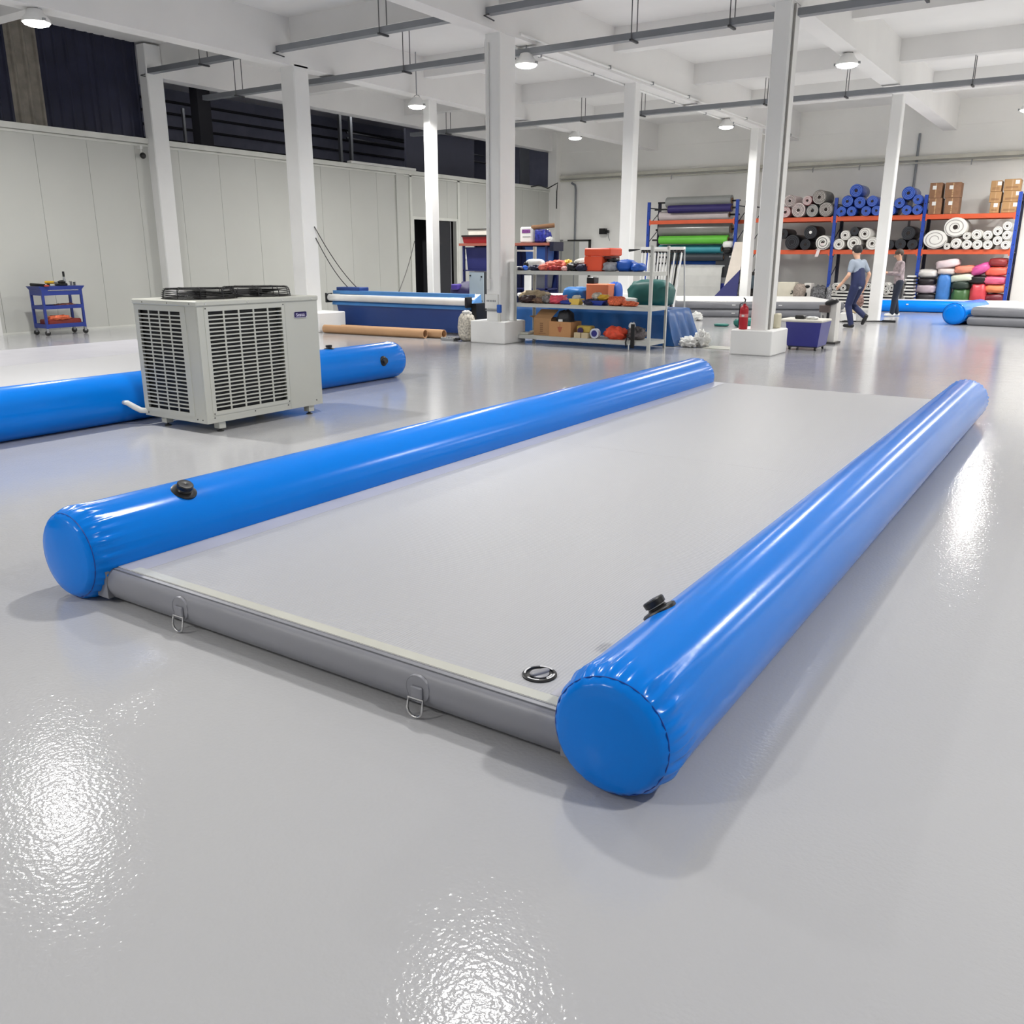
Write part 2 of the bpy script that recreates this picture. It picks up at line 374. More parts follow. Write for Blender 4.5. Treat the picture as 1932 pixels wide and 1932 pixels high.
# security camera on left wall
t = thing('security_camera', 'small black security camera under the rail of the left wall', 'camera', (XL + .02, 12.55, 3.55))
MB().box(XL, XL + .1, 12.5, 12.56, 3.72, 3.78).build('bracket', PLASTW, t)
MB().cyl((XL + .08, 12.53, 3.74), (XL + .08, 12.53, 3.62), .012, n=8).build('stem', PLASTW, t)
MB().blob((XL + .1, 12.55, 3.58), (.13, .13, .13)).build('ball', BLACK, t, 2)
t = thing('wall_floodlight', 'small black floodlight fixed to the back wall beside the grey door', 'floodlight', (-15.75, YB - .1, 2.2))
MB().box(-15.9, -15.65, YB - .25, YB - .1, 2.28, 2.48).build('housing', BLACK, t)
MB().box(-15.66, -15.56, YB - .2, YB - .1, 2.32, 2.42).build('bracket', BLACK, t)
MB().path([(-15.6, YB - .12, 2.33), (-15.62, YB - .06, 2.2), (-15.55, YB - .05, 2.05)], .012, 6).build('cord', GREYM, t)
d2 = struct(MB().box(-17.55, -16.4, YB - .09, YB - .02, 0, 2.05).build('door_2', M('grey_door', (176, 177, 172), .5), None, loc=(0, 0, 0)))
MB().box(-17.62, -17.55, YB - .12, YB - .02, 0, 2.1).build('door_jamb', GREYM, d2)
MB().box(-16.4, -16.34, YB - .12, YB - .02, 0, 2.1).build('door_jamb', BLACK, d2)
MB().box(-17.3, -16.34, YB - .12, YB - .02, 2.05, 2.1).build('door_head', BLACK, d2)
MB().box(-16.8, -16.42, YB - .1, YB - .085, .05, 2.03).build('light_leaf', WHITE, d2)

# ---- hanging cable trays
def tray(x0, x1, yv, z, hang, label, single=False, end=True):
    t = thing('cable_tray', label, 'cable tray', ((x0 + x1) / 2, yv, z - .06), 'cable trays under the ceiling')
    MB().box(x0, x1, yv - .075, yv + .075, z - .05, z + .05).build('channel', GALV, t)
    for hx in hang:
        for dy in ((0,) if single else (-.1, .1)):
            MB().cyl((hx, yv + dy, z - .07), (hx, yv + dy, ZC - .005), .009, n=6).build('hanger_rod', M('rod_steel', (90, 90, 92), .5), t)
        MB().box(hx - .02, hx + .02, yv - .13, yv + .13, z - .08, z - .05).build('hanger_strut', M('strut_dark', (60, 61, 64), .5), t)
    if end:
        for ex in (x0 + .05, x1 - .05):
            MB().path([(ex, yv - .06, z - .05), (ex, yv - .2, z - .1), (ex, yv + .08, z - .12)], .012, 6).build('end_bracket', M('strut_dark'), t)
    return t
tray(XL + .13, -14.21, 12.85, 5.27, (-16.0,), 'grey cable tray from the left wall sheets to the column behind the air conditioner')
tray(-13.81, -9.33, 12.85, 5.25, (-11.2,), 'grey cable tray from the column behind the air conditioner to the column beside the shelf')
tray(-8.97, -4.79, 12.85, 5.25, (-6.1,), 'grey cable tray from the column beside the shelf to the fire extinguisher column')
tray(XL + .13, -9.4, 14.3, 4.95, (-16.7, -14.9, -11.9, -9.5), 'long grey cable tray passing behind the column that rises by the air conditioner', end=False)
tray(-9.4, 1.5, 14.3, 4.93, (-7.1, -5.45, -2.7, 0.4), 'long grey cable tray passing below the beams over the open shelf unit', end=False)
tray(XL + .13, 1.5, 21.6, 4.93, (-16.5, -12.1, -10.4, -7.3, -5.5, -3.0), 'farthest grey cable tray, hung in front of the back wall', single=False, end=False)

for xx, zz, lab in ((-8.955, 5.09, 'thin white conduit clipped along the right lower edge of the middle beam'), (-9.33, 5.01, 'thin white conduit clipped along the left lower edge of the middle beam')):
    t = thing('beam_conduit', lab, 'conduit', (xx, 20, zz))
    MB().cyl((xx, 13.75, zz), (xx, 29.9, zz), .024, n=8).build('pipe', WHITE, t, True)
    for yv in range(15, 30, 2): MB().cb((xx, yv, zz + .005), (.07, .03, .065)).build('clip', GREYM, t)
# ---- lamps
LENS = M('lamp_lens', (255, 255, 250), .3, var=0, emit=((255, 253, 246), 14.0))
LW = M('lamp_white', (236, 236, 234), .4)
def lamp_proto():
    t = thing('high_bay_lamp', 'x', 'ceiling lamp', (0, 0, 0), 'high-bay lamps under the beams')
    MB().lathe([(.06, .17), (.1, .16), (.13, .1), (.19, .03), (.2, .0), (.2, -.02), (.185, -.02)], n=24).build('housing', LW, t, True)
    MB().lathe([(.185, -.019), (.172, -.045), (.11, -.066), (.001, -.072)], n=24, caps=False).build('lens', LENS, t, 2)
    MB().path([(-.09, 0, .13), (-.07, 0, .2), (0, 0, .22), (.07, 0, .2), (.09, 0, .13)], .008, 6).build('yoke', GREYM, t)
    for s in (-1, 1): MB().cb((s * .205, 0, 0), (.05, .04, .04)).build('lug', GREYM, t)
    return t
proto = lamp_proto()
LAMPS = [((-14.0, 8.25, 4.86), 'lit high-bay lamp under the beam near the dark corrugated sheets', .0),
 ((-9.15, 14.25, 4.74), 'lit high-bay lamp right beside the top of the column by the shelf unit', 0),
 ((-13.68, 16.75, 4.76), 'lit high-bay lamp at the top of the slim column before the doorway', 0),
 ((-13.9, 24.35, 4.88), 'lit high-bay lamp on the beam nearest the left back corner', 0),
 ((-9.2, 24.2, 4.83), 'lit high-bay lamp near the top of the column between the racks', 0),
 ((-4.6, 17.9, 4.85), 'lit high-bay lamp under the beam that runs above the two people', 0),
 ((-2.25, 25.4, 4.84), 'lit high-bay lamp hanging above the rack of cardboard boxes', 0),
 ((-9.3, 4.5, 4.85), 'lit high-bay lamp above the floor beside the air conditioner', 0),
 ((-3.55, 4.8, 4.85), 'lit high-bay lamp above the large blue-sided mat', 0),
 ((-9.15, -4.0, 4.85), 'unseen high-bay lamp added behind the viewer on the second beam', 0),  # added out of view to even out the light up close
 ((2.6, 3.0, 4.85), 'unseen high-bay lamp added above the open floor right of the mat', 0),  # invented lamp lifting the near floor, set where its glare stays out of frame
 ((-4.6, -3.0, 4.85), 'lit high-bay lamp behind the viewer on the third beam', 0),
 ((.08, 26.5, 4.85), 'unseen high-bay lamp added right of the rack of cardboard boxes', 0),  # added beyond the frame to brighten the back wall
 ((4.68, 26.0, 4.85), 'unseen high-bay lamp added in the far right corner of the hall', 0),  # another invented lamp, throws more light on the back wall
 ((1.5, 11.5, 4.85), 'lit high-bay lamp over the floor beyond the mat, right side', 0),
 ((.08, 21.0, 4.85), 'lit high-bay lamp right of the stacked grey mats', 0),
 ((4.68, 17.0, 4.85), 'lit high-bay lamp on the rightmost beam toward the back', 0)]
lamps = [proto] + [dup(proto, l[0]) for l in LAMPS[1:]]
for i, (p, lab, _) in enumerate(LAMPS):
    t = lamps[i]
    t.location = p; t['label'] = lab
    top = 5.42 if i == 6 else 5.85 if p[0] in (-3.55, 2.6, 1.5, -13.68) else 5.03
    o = MB().cyl((p[0], p[1], p[2] + .21), (p[0], p[1], top), .012, n=6).build('hook_rod', GREYM, t)
    ld = bpy.data.lights.new('lamp_light', 'AREA'); ld.shape = 'DISK'; ld.size = .34; ld.energy = LAMP_W * (.6 if p[0] == -3.55 else .8 if p[0] == 2.6 or p[1] < 0 else 1); ld.color = (1.0, .985, .955); ld.spread = radians(165)
    lo = bpy.data.objects.new('lamp_light', ld); C.objects.link(lo); lo.parent = t; lo.location = (0, 0, -.08)

# ================================================================== FOREGROUND: inflatable mats
def inflatable_tube(name, parent, xc, r, y0, y1, seed=0, wr=1.0, n=112):
    zc = r - .004
    def pt(y, rr, th, amp):
        # amp: wrinkle weight
        k = 0
        if amp > 0:
            k = amp * wr * (.007 * noise.noise(Vector((cos(th) * 9, sin(th) * 9, seed + y * 14))) + .0045 * sin(th * 31 + 3 * noise.noise(Vector((cos(th) * 3, sin(th) * 3, seed)))))
        R = rr + k
        return (xc + R * cos(th), y, max(zc + R * sin(th), .001))
    prof = []
    for f in (.02, .25, .45, .62, .72): prof.append((.03 * f * f, f, 0))
    for a in range(0, 11):
        t = a / 10 * pi / 2
        prof.append((.0155 + .004 + .105 * (1 - cos(t)), .76 + .24 * sin(t), sin(t) ** 2 * 1.0))
    prof += [(.16, 1.0, .5), (.22, 1.0, .12)]
    rings = []
    for dy, f, am in prof: rings.append([pt(y0 + dy, r * f, 2 * pi * j / n, am) for j in range(n)])
    m = 40
    for i in range(1, m): rings.append([pt(y0 + .22 + (y1 - y0 - .44) * i / m, r * (1 + .004 * noise.noise(Vector((0, i * .35, seed)))), 2 * pi * j / n, 0) for j in range(n)])
    for dy, f, am in reversed(prof): rings.append([pt(y1 - dy, r * f, 2 * pi * j / n, am) for j in range(n)])
    o = MB().loft(rings).build(name, BLUE, parent, 2)
    for yy, s in ((y0, 1), (y1, -1)):
        pts = [pt(yy + s * .0445, r * .915, 2 * pi * j / 72, 0) for j in range(72)]
        MB().path([(p[0], p[1], p[2]) for p in pts], .0022, 6, True).build('seam', BLUEL, o, True)
    return o

def plug_valve(parent, pos, nrm, s=1.0):
    v = MB().lathe([(.001, -.012), (.062 * s, -.012), (.062 * s, .0), (.055 * s, .005), (.036 * s, .008), (.031 * s, .014), (.031 * s, .018), (.038 * s, .02), (.039 * s, .038), (.035 * s, .042), (.012, .044), (.001, .041)], pos, nrm, 28, False).build('plug_valve', BLACK, parent, True)
    MB().lathe([(.031 * s, .0145), (.033 * s, .015), (.033 * s, .0175), (.031 * s, .018)], pos, nrm, 24, False).build('valve_ring', M('valve_grey', (150, 150, 152), .3), v, True)
    return v

def deck(parent, x0, x1, y0, y1, h=.165, tape=True):
    # drop-stitch slab with rounded grey edge band and a white top sheet
    rings = []
    for ins, z in ((.11, .0), (.06, .010), (.028, .030), (.007, .065), (0, .095), (.005, .130), (.015, .150), (.028, .161), (.042, h)):
        z = z * h / .165 if z < h else h
        rings.append([(x0, y0 + ins, z), (x1, y0 + ins, z), (x1, y1 - ins, z), (x0, y1 - ins, z)])
    band = MB().loft(rings).build('edge_band', GREYP, parent, True)
    MB().box(x0, x1, y0 + .032, y0 + .036, h, h + .0012).build('band_seam', GREYL, band)
    top = MB().box(x0, x1, y0 + .055, y1 - .055, h - .004, h + .0025).build('deck_sheet', DECKW, parent)
    if tape:
        MB().box(x0 + .12, x1 - .02, y0 + .058, y0 + .105, h + .0025, h + .0042).build('seam_tape', CREAM, top)
        MB().box(x0 + .005, x0 + .17, y0 + .06, y1 - .06, h + .0025, h + .0034).build('side_tape', M('tape_white', (184, 183, 190), .3), top)
        MB().box(x1 - .12, x1 - .005, y0 + .11, y1 - .06, h + .0025, h + .0034).build('side_tape', M('tape_white'), top)
    return band, top

MX0, MX1, MY0, MY1 = -3.53, -1.16, 2.045, 9.4
mat = thing('inflatable_mat', 'large white inflatable mat with two thick blue side tubes on the open floor', 'inflatable mat', ((MX0 + MX1) / 2, 5.7, 0))
band, top = deck(mat, MX0, MX1, MY0, MY1)
MB().box(MX0 + .17, MX1 - .12, 5.55, 5.553, .1675, .1682).build('joint_line', M('joint_grey', (186, 186, 188), .4), top)
MB().box(MX0 + .12, MX0 + .32, MY1 - .052, MY1 - .04, .1655, .167).build('rear_tab', GREYL, band)
tl = inflatable_tube('side_tube', mat, -3.71, .212, 1.96, 9.42, 3)
tr = inflatable_tube('side_tube', mat, -.985, .197, 1.95, 9.38, 8)
# corner flap between mat and tube
MB().box(MX0 - .06, MX0 + .02, MY0 - .002, MY0 + .05, .03, .156).build('corner_flap', GREYP, mat)
MB().box(MX1 - .02, MX1 + .03, MY0 + .006, MY0 + .05, .035, .155).build('corner_flap', GREYP, mat)
# plug valves on the tubes
def on_tube(xc, r, px, py):
    d = ray(px, py); zc = r - .004
    a = d.x ** 2 + d.z ** 2; b = 2 * (d.x * -xc + d.z * (HC - zc)); c = xc * xc + (HC - zc) ** 2 - r * r
    dis = b * b - 4 * a * c
    t = (-b - sqrt(max(dis, 0))) / (2 * a); p = Vector((d.x * t, d.y * t, HC + d.z * t))
    return p, Vector((p.x - xc, 0, p.z - zc)).normalized()
p, nr = on_tube(-3.71, .212, 347, 926); plug_valve(tl, p, nr)
pv = onX(1252, 1150, -1.09); nr = Vector((-.62, 0, .79)); plug_valve(tr, Vector((-.985, pv.y, .193)) + nr * .197, nr)
# D-rings on patches
for xx in (-3.0, -1.735):
    yb = MY0 + .001
    MB().lathe([(.001, .0045), (.05, .0025), (.052, -.006)], (xx, yb + .002, .1), (0, -1, 0), 28, False).build('ring_patch', GREYP, band, True)
    MB().path([(xx + .049 * cos(a), yb - .0008, .1 + .049 * sin(a)) for a in [2 * pi * k / 36 for k in range(36)]], 0.0011, 5, True).build('patch_edge', GREYP, band, True)
    MB().rbox(xx - .024, xx + .024, yb - .012, yb + .004, .062, .112, .006).build('ring_loop', GREYP, band, True)
    w, h0 = .032, .07
    pts = [(xx - w, yb - .012, h0), (xx + w, yb - .012, h0)] + [(xx + w * cos(a), yb - .02, h0 - .035 + .03 * sin(a)) for a in [-pi * k / 10 for k in range(11)]]
    MB().path(pts, .0048, 10, True).build('d_ring', STEEL, band, True)
# flush valve on the deck
vz = .1677; vc = Vector((-1.378, 2.248, vz))
fv = MB().lathe([(.001, 0), (.058, 0), (.058, .004), (.054, .007), (.046, .008), (.044, .003), (.034, .003)], vc, (0, 0, 1), 40, False).build('flush_valve', BLACK, top, True)
MB().lathe([(.001, .003), (.031, .003), (.032, .007), (.029, .008)], vc, (0, 0, 1), 32).build('valve_cup', M('valve_lid_grey', (158, 158, 162), .35), top, True)
VG = M('valve_white', (225, 225, 225), .4)
for a0, a1, rr in ((60, 120, .049), (160, 215, .049), (250, 300, .05), (330, 385, .049), (335, 380, .041)):
    mb = MB(); vs = []; N = 10
    for k in range(N + 1):
        a = radians(a0 + (a1 - a0) * k / N)
        vs += [(vc.x + (rr - .003) * cos(a), vc.y + (rr - .003) * sin(a), vz + .0086), (vc.x + (rr + .003) * cos(a), vc.y + (rr + .003) * sin(a), vz + .0086)]
    mb.add(vs, [(2 * k, 2 * k + 1, 2 * k + 3, 2 * k + 2) for k in range(N)]); mb.build('valve_mark', VG, top)
hm = Matrix.Translation(vc) @ Matrix.Rotation(radians(65), 4, 'Z')
MB().blob((0, 0, .011), (.075, .026, .012), e=.6).xf(hm).build('valve_handle', M('valve_handle_grey', (140, 140, 145), .4), top, 2)

# ---- second mat at the left
m2 = thing('inflatable_mat', 'wide white inflatable mat with a blue tube, lying behind the air conditioner', 'inflatable mat', (-10.5, 5, 0))
deck(m2, -13.42, -7.74, -.5, 8.93, tape=False)
MB().box(-11.42, -11.4, -.4, 8.87, .1665, .169).build('deck_joint', M('joint_grey'), m2)
MB().box(-13.4, -11.42, -.4, 8.87, .166, .1685).build('deck_strip', M('tape_white'), m2)
t2 = inflatable_tube('side_tube', m2, -7.586, .226, -.6, 8.72, 15)
p, nr = on_tube(-7.586, .226, 724, 681); plug_valve(t2, p, nr)
plug_valve(t2, Vector((-7.6, 7.55, .448)), Vector((-.05, 0, 1)))

# ================================================================== AIR CONDITIONER
ax0, ax1, ay0, ay1, az0, az1 = -7.25, -6.37, 4.82, 6.2, .09, 1.10
ac = thing('air_conditioner', 'beige boxy outdoor air conditioner with two black fan guards on top', 'air conditioner', ((ax0 + ax1) / 2, (ay0 + ay1) / 2, 0))
MB().box(ax0 + .04, ax1 - .04, ay0 + .04, ay0 + .9, az0 + .05, az1 - .03).build('coil', COIL, ac)
def frame_x(x0, x1, y0, y1, z0, z1, gy0, gy1, gz0, gz1):      # sheet in a plane of constant x with one opening
    mb = MB(); mb.box(x0, x1, y0, y1, z0, gz0); mb.box(x0, x1, y0, y1, gz1, z1); mb.box(x0, x1, y0, gy0, gz0, gz1); mb.box(x0, x1, gy1, y1, gz0, gz1); return mb
gy0, gy1, gz0, gz1 = 4.925, 5.745, .19, 1.045
frame_x(ax1 - .02, ax1, ay0, 5.785, az0, az1, gy0 - .005, gy1 + .005, gz0 - .005, gz1 + .005).build('front_sheet', ACW, ac)
fg = frame_x(ax1 - .004, ax1 + .004, 4.885, 5.78, .155, 1.085, gy0, gy1, gz0, gz1).build('front_grille', ACW, ac)
MB().box(ax0 + .022, ax1, 5.787, ay1, az0, az1).build('service_panel', ACW, ac)
sx0, sx1 = -7.185, -6.6
def frame_y(y0, y1, x0, x1, z0, z1, gx0, gx1, g0, g1):
    mb = MB(); mb.box(x0, x1, y0, y1, z0, g0); mb.box(x0, x1, y0, y1, g1, z1); mb.box(x0, gx0, y0, y1, g0, g1); mb.box(gx1, x1, y0, y1, g0, g1); return mb
frame_y(ay0, ay0 + .02, ax0, ax1 - .0215, az0, az1, sx0 - .005, sx1 + .005, .165, 1.045).build('side_sheet', ACW, ac)
sg = frame_y(ay0 - .004, ay0 + .004, ax0 + .015, sx1 + .07, .14, 1.085, sx0, sx1, .17, 1.04).build('side_grille', ACW, ac)
MB().box(ax0, ax0 + .02, ay0 + .022, ay1, az0, az1).build('rear_sheet', ACW, ac)
MB().box(ax0 + .022, ax1 - .022, ay0 + .022, ay1 - .005, az0 + .002, az0 + .03).build('base_pan', ACW, ac)
NR = 25
pw = parent_world(fg)
s0 = None
for k in range(1, NR):
    z = gz0 + (gz1 - gz0) * k / NR
    if s0 is None: s0 = MB().box(ax1 - .0035, ax1 + .0035, gy0, gy1, z - .0058, z + .0058).build('slat', ACW, fg); z00 = z
    else: child_copy(s0, fg, (0, 0, z - z00))
v0 = None
for k in range(1, 5):
    yv = gy0 + (gy1 - gy0) * k / 5
    if v0 is None: v0 = MB().box(ax1 - .003, ax1 + .003, yv - .008, yv + .008, gz0, gz1).build('upright_bar', ACW, fg); y00 = yv
    else: child_copy(v0, fg, (0, yv - y00, 0))
s0 = None
for k in range(1, NR):
    z = .17 + .87 * k / NR
    if s0 is None: s0 = MB().box(sx0, sx1, ay0 - .0035, ay0 + .0035, z - .0058, z + .0058).build('slat', ACW, sg); z00 = z
    else: child_copy(s0, sg, (0, 0, z - z00))
v0 = None
for k in range(1, 4):
    xv = sx0 + (sx1 - sx0) * k / 4
    if v0 is None: v0 = MB().box(xv - .008, xv + .008, ay0 - .003, ay0 + .003, .17, 1.04).build('upright_bar', ACW, sg); x00 = xv
    else: child_copy(v0, sg, (xv - x00, 0, 0))
lid = MB().rbox(ax0 - .012, ax1 + .012, ay0 - .012, ay1 + .012, az1 - .01, az1 + .035, .015).build('lid', ACW, ac, True)
SCR = M('screw_dark', (60, 60, 58), .4)
for yv in (4.9, 5.35, 5.75, 6.12):
    MB().cyl((ax1 + .012, yv, az1 + .01), (ax1 + .016, yv, az1 + .01), .007, n=8).build('screw', STEEL, lid)
    MB().cyl((ax1, yv, az0 + .045), (ax1 + .004, yv, az0 + .045), .006, n=8).build('screw', SCR, ac)
for xv in (-7.1, -6.75, -6.45): MB().cyl((xv, ay0 - .012, az1 + .01), (xv, ay0 - .016, az1 + .01), .007, n=8).build('screw', STEEL, lid)
for xv in (-7.2, -6.5, -6.43): MB().cyl((xv, ay0, az0 + .03), (xv, ay0 - .004, az0 + .03), .006, n=8).build('screw', SCR, ac)
for yv, zv in ((4.9, 1.07), (5.765, 1.07), (4.9, .17), (5.765, .17)): MB().cyl((ax1 + .003, yv, zv), (ax1 + .007, yv, zv), .006, n=8).build('screw', SCR, fg)
for fy in (5.19, 5.83):
    g = MB(); c = Vector((-6.8, fy, az1 + .035)); R = .315
    for k in range(12): g.path([(c.x + r_ * cos(a), c.y + r_ * sin(a), c.z + .085) for r_ in (R * (.18 + .82 * k / 11) - .015,) for a in [2 * pi * j / 36 for j in range(36)]], .0028, 4, True)
    for zz, rr in ((.072, R - .005), (.055, R), (.038, R + .004), (.02, R + .006), (.004, R + .01)): g.path([(c.x + rr * cos(2 * pi * j / 40), c.y + rr * sin(2 * pi * j / 40), c.z + zz) for j in range(40)], .0035, 4, True)
    for k in range(10):
        a = 2 * pi * k / 10
        g.path([(c.x + r_ * cos(a), c.y + r_ * sin(a), c.z + z_) for r_, z_ in ((.05, .085), (R - .02, .087), (R + .002, .06), (R + .01, .0))], .0042, 4)
    go = g.build('fan_guard', BLACK, ac)
    MB().cyl(c + Vector((0, 0, .0)), c + Vector((0, 0, .07)), .06, n=16).build('fan_hub', BLACK, ac, True)
    MB().lathe([(R - .01, .0), (R - .01, .012), (R - .03, .012)], c, (0, 0, 1), 36, False).build('fan_shroud', BLACK, ac, True)
    MB().cyl(c + Vector((0, 0, .001)), c + Vector((0, 0, .003)), R - .012, n=32).build('fan_well', M('fan_well', (128, 128, 124), .6), ac)
    for k in range(3):
        a = 2 * pi * k / 3 + fy
        vs = []
        for r_ in (.05, .14, .22, .29):
            for da, dz in ((-.45, .055), (0, .035), (.45, .012)): vs.append((c.x + r_ * cos(a + da), c.y + r_ * sin(a + da), c.z + dz + .004))
        b = MB().add(vs, [(i * 3 + j, i * 3 + j + 1, i * 3 + j + 4, i * 3 + j + 3) for i in range(3) for j in range(2)])
        b.build('fan_blade', BLACK, ac, 2)
for fx, fyv in ((ax1 - .05, 4.985), (ax1 - .05, 6.06), (ax0 + .2, 4.9), (ax0 + .1, 6.06)):
    MB().box(fx - .035, fx + .035, fyv - .035, fyv + .035, .03, az0 + .002).build('foot', ACW, ac)
    MB().lathe([(.03, 0), (.032, .006), (.022, .012), (.012, .014), (.012, .034)], (fx, fyv, 0), (0, 0, 1), 14).build('levelling_pad', SCR, ac, True)
BAD = M('badge_navy', (34, 20, 84), .35)
bo = MB().rbox(-.076, .076, -.024, .024, 0, .004, .012).xf(Matrix.Translation((ax1, 5.974, .967)) @ Matrix(((0, 0, 1, 0), (1, 0, 0, 0), (0, 1, 0, 0), (0, 0, 0, 1)))).build('badge', BAD, ac)
MB().rbox(-.081, .081, -.029, .029, 0, .002, .014).xf(Matrix.Translation((ax1, 5.974, .967)) @ Matrix(((0, 0, 1, 0), (1, 0, 0, 0), (0, 1, 0, 0), (0, 0, 0, 1)))).build('badge_rim', M('badge_rim', (205, 203, 214), .4), ac)
def text_mesh(body, size, mt, name, mat, parent, ext=.0008):
    cu = bpy.data.curves.new(name, 'FONT'); cu.body = body; cu.size = size; cu.align_x = 'CENTER'; cu.align_y = 'CENTER'; cu.extrude = ext
    to = bpy.data.objects.new(name, cu); C.objects.link(to)
    bpy.context.view_layer.update()
    me = bpy.data.meshes.new_from_object(to.evaluated_get(bpy.context.evaluated_depsgraph_get()))
    bpy.data.objects.remove(to)
    me.transform(Matrix.Translation(-Vector(parent_world(parent))) @ mt); me.materials.clear(); me.materials.append(mat)
    o = bpy.data.objects.new(name, me); C.objects.link(o); o.parent = parent; return o
text_mesh('Seaua', .047, Matrix.Translation((ax1 + .0048, 5.974, .965)) @ Matrix(((0, 0, 1, 0), (1, 0, 0, 0), (0, 1, 0, 0), (0, 0, 0, 1))), 'badge_lettering', M('badge_text', (226, 220, 240), .5), bo)
hp = [onX(228, 760, -7.40), Vector((-7.37, 4.52, .30)), Vector((-7.30, 4.66, .255)), Vector((-7.23, 4.78, .20)), Vector((-7.18, 4.86, .17))]
hp = [onX(231, 759, -7.372), onX(240, 760, -7.33), onX(254, 768, -7.3), onX(266, 774, -7.27), Vector((-7.225, 4.84, .125))]
t = thing('drain_hose', 'white flexible hose joining the air conditioner to the blue tube', 'hose', (-7.3, 4.6, .15))
MB().path(hp, [.018, .024, .026, .026, .024], 12).build('hose', PLASTW, t, 2)
MB().path(hp[:2], [.014, .018], 10).build('hose_tip', PLASTW, t, 2)

# ================================================================== BACKGROUND, LEFT: tool cart
BLUEC = M('cart_blue', (32, 52, 132), .4)
ct = thing('tool_cart', 'blue three-tier steel tool cart on castors against the left wall', 'tool cart', (-17.3, 9.85, 0))
cx0, cx1, cy0, cy1 = -17.52, -17.08, 9.44, 10.26
for z0, z1, nm in ((.14, .22, 'lower_tray'), (.5, .57, 'middle_tray')):
    MB().box(cx0, cx1, cy0, cy1, z0, z0 + .012).build(nm, BLUEC, ct)
    for a in ((cx0, cx0 + .012, cy0, cy1), (cx1 - .012, cx1, cy0, cy1), (cx0 + .013, cx1 - .013, cy0, cy0 + .012), (cx0 + .013, cx1 - .013, cy1 - .012, cy1)):
        MB().box(*a, z0 + .013, z1).build('tray_rim', BLUEC, ct)
mb = MB(); mb.loft([[(cx0, cy0, .76), (cx1, cy0, .76), (cx1, cy1, .76), (cx0, cy1, .76)], [(cx0, cy0, .86), (cx1, cy0, .86), (cx1, cy1, .86), (cx0, cy1, .86)], [(cx0 - .01, cy0 - .05, .93), (cx1 + .01, cy0 - .05, .93), (cx1 + .01, cy1 + .06, .93), (cx0 - .01, cy1 + .06, .93)]])
mb.build('drawer_top', BLUEC, ct)
MB().box(cx1, cx1 + .012, cy0 + .12, cy1 - .08, .845, .862).build('drawer_handle', STEEL, ct)
for px_, py_ in ((cx0, cy0), (cx1 - .04, cy0), (cx0, cy1 - .04), (cx1 - .04, cy1 - .04)):
    MB().box(px_ + .001, px_ + .039, py_ - .002, py_ + .042, .13, .77).build('upright', BLUEC, ct)
    c = Vector((px_ + .02, py_ + .02, .05))
    MB().box(c.x - .018, c.x + .018, c.y - .025, c.y + .025, .055, .14).build('castor_fork', GREYM, ct)
    MB().cyl(c - Vector((.016, 0, 0)), c + Vector((.016, 0, 0)), .05, n=16).build('castor_wheel', BLACK, ct, True)
RED = M('red_plastic', (186, 62, 44), .45); YEL = M('yellow_plastic', (226, 180, 50), .45)
def blobthing(name, label, cat, c, d, mat, nz=.15, e=.8, seed=1, group=None, rot=None, floor=None):
    mb = MB().blob(c, d, nz * 1.35, e, seed, 30, 18, 3.0, mat=rot, floor=floor)
    return one(mb, name, mat, label, cat, group, 2)
CL = 'tools on the blue cart'
t = thing('angle_grinder', 'black angle grinder with a red body lying at the end of the blue cart', 'grinder', (-17.2, 9.5, .93), CL)
MB().cyl((-17.35, 9.40, .965), (-17.05, 9.5, .955), .03, .024, 12).build('body', BLACK, t, True); MB().lathe([(.06, 0), (.062, .02), (.02, .03)], (-17.08, 9.54, .933), (0, 0, 1), 16).build('disc', RED, t, True)
t = thing('cordless_drill', 'small yellow cordless drill on the cart top', 'drill', (-17.3, 9.74, .93), CL)
MB().cyl((-17.36, 9.70, 1.0), (-17.2, 9.78, 1.0), .03, n=12).build('barrel', YEL, t, True); MB().box(-17.34, -17.3, 9.71, 9.75, .93, 1.0).build('grip', BLACK, t); MB().cyl((-17.2, 9.78, 1.0), (-17.14, 9.81, 1.0), .012, n=8).build('bit', GREYM, t)
t = thing('power_sander', 'black power tool lying in the middle of the cart top', 'sander', (-17.3, 9.97, .93), CL)
MB().rbox(-17.38, -17.2, 9.88, 10.06, .931, .98, .02).build('body', BLACK, t, True); MB().blob((-17.3, 9.99, 1.0), (.09, .16, .07)).build('handle', BLACK, t, 2)
t = thing('spray_bottle', 'upright slim bottle with a black cap on the cart top', 'bottle', (-17.35, 10.08, .93), CL)
MB().lathe([(.024, .93), (.026, .94), (.026, 1.05), (.014, 1.1)], (-17.35, 10.08, 0), (0, 0, 1), 14).build('bottle', GREYM, t, True); MB().cyl((-17.35, 10.08, 1.1), (-17.35, 10.08, 1.2), .022, n=10).build('cap', BLACK, t, True)
t = thing('tape_stand', 'small clear stand with a cream top at the cart end', 'stand', (-17.3, 10.22, .93), CL)
MB().box(-17.37, -17.25, 10.18, 10.27, 1.0, 1.02).build('top', CREAM, t)
for a in (10.185, 10.255): MB().box(-17.35, -17.27, a, a + .01, .93, 1.0).build('leg', GREYM, t)
blobthing('mixed_tools', 'heap of small brown and white tools on the middle tray of the cart', 'tools', (-17.3, 10.0, .545), (.26, .4, .09), M('rust_tools', (120, 70, 56), .6, var=.7, vscale=40), .35, .8, 5, CL, floor=.514)
one(MB().box(-17.16, -17.1, 9.6, 9.82, .515, .545), 'white_ruler', PLASTW, 'white flat bar on the middle tray of the cart', 'bar', CL)
t = thing('red_tray', 'red plastic tray on the bottom shelf of the cart', 'tray', (-17.3, 9.9, .16), CL)
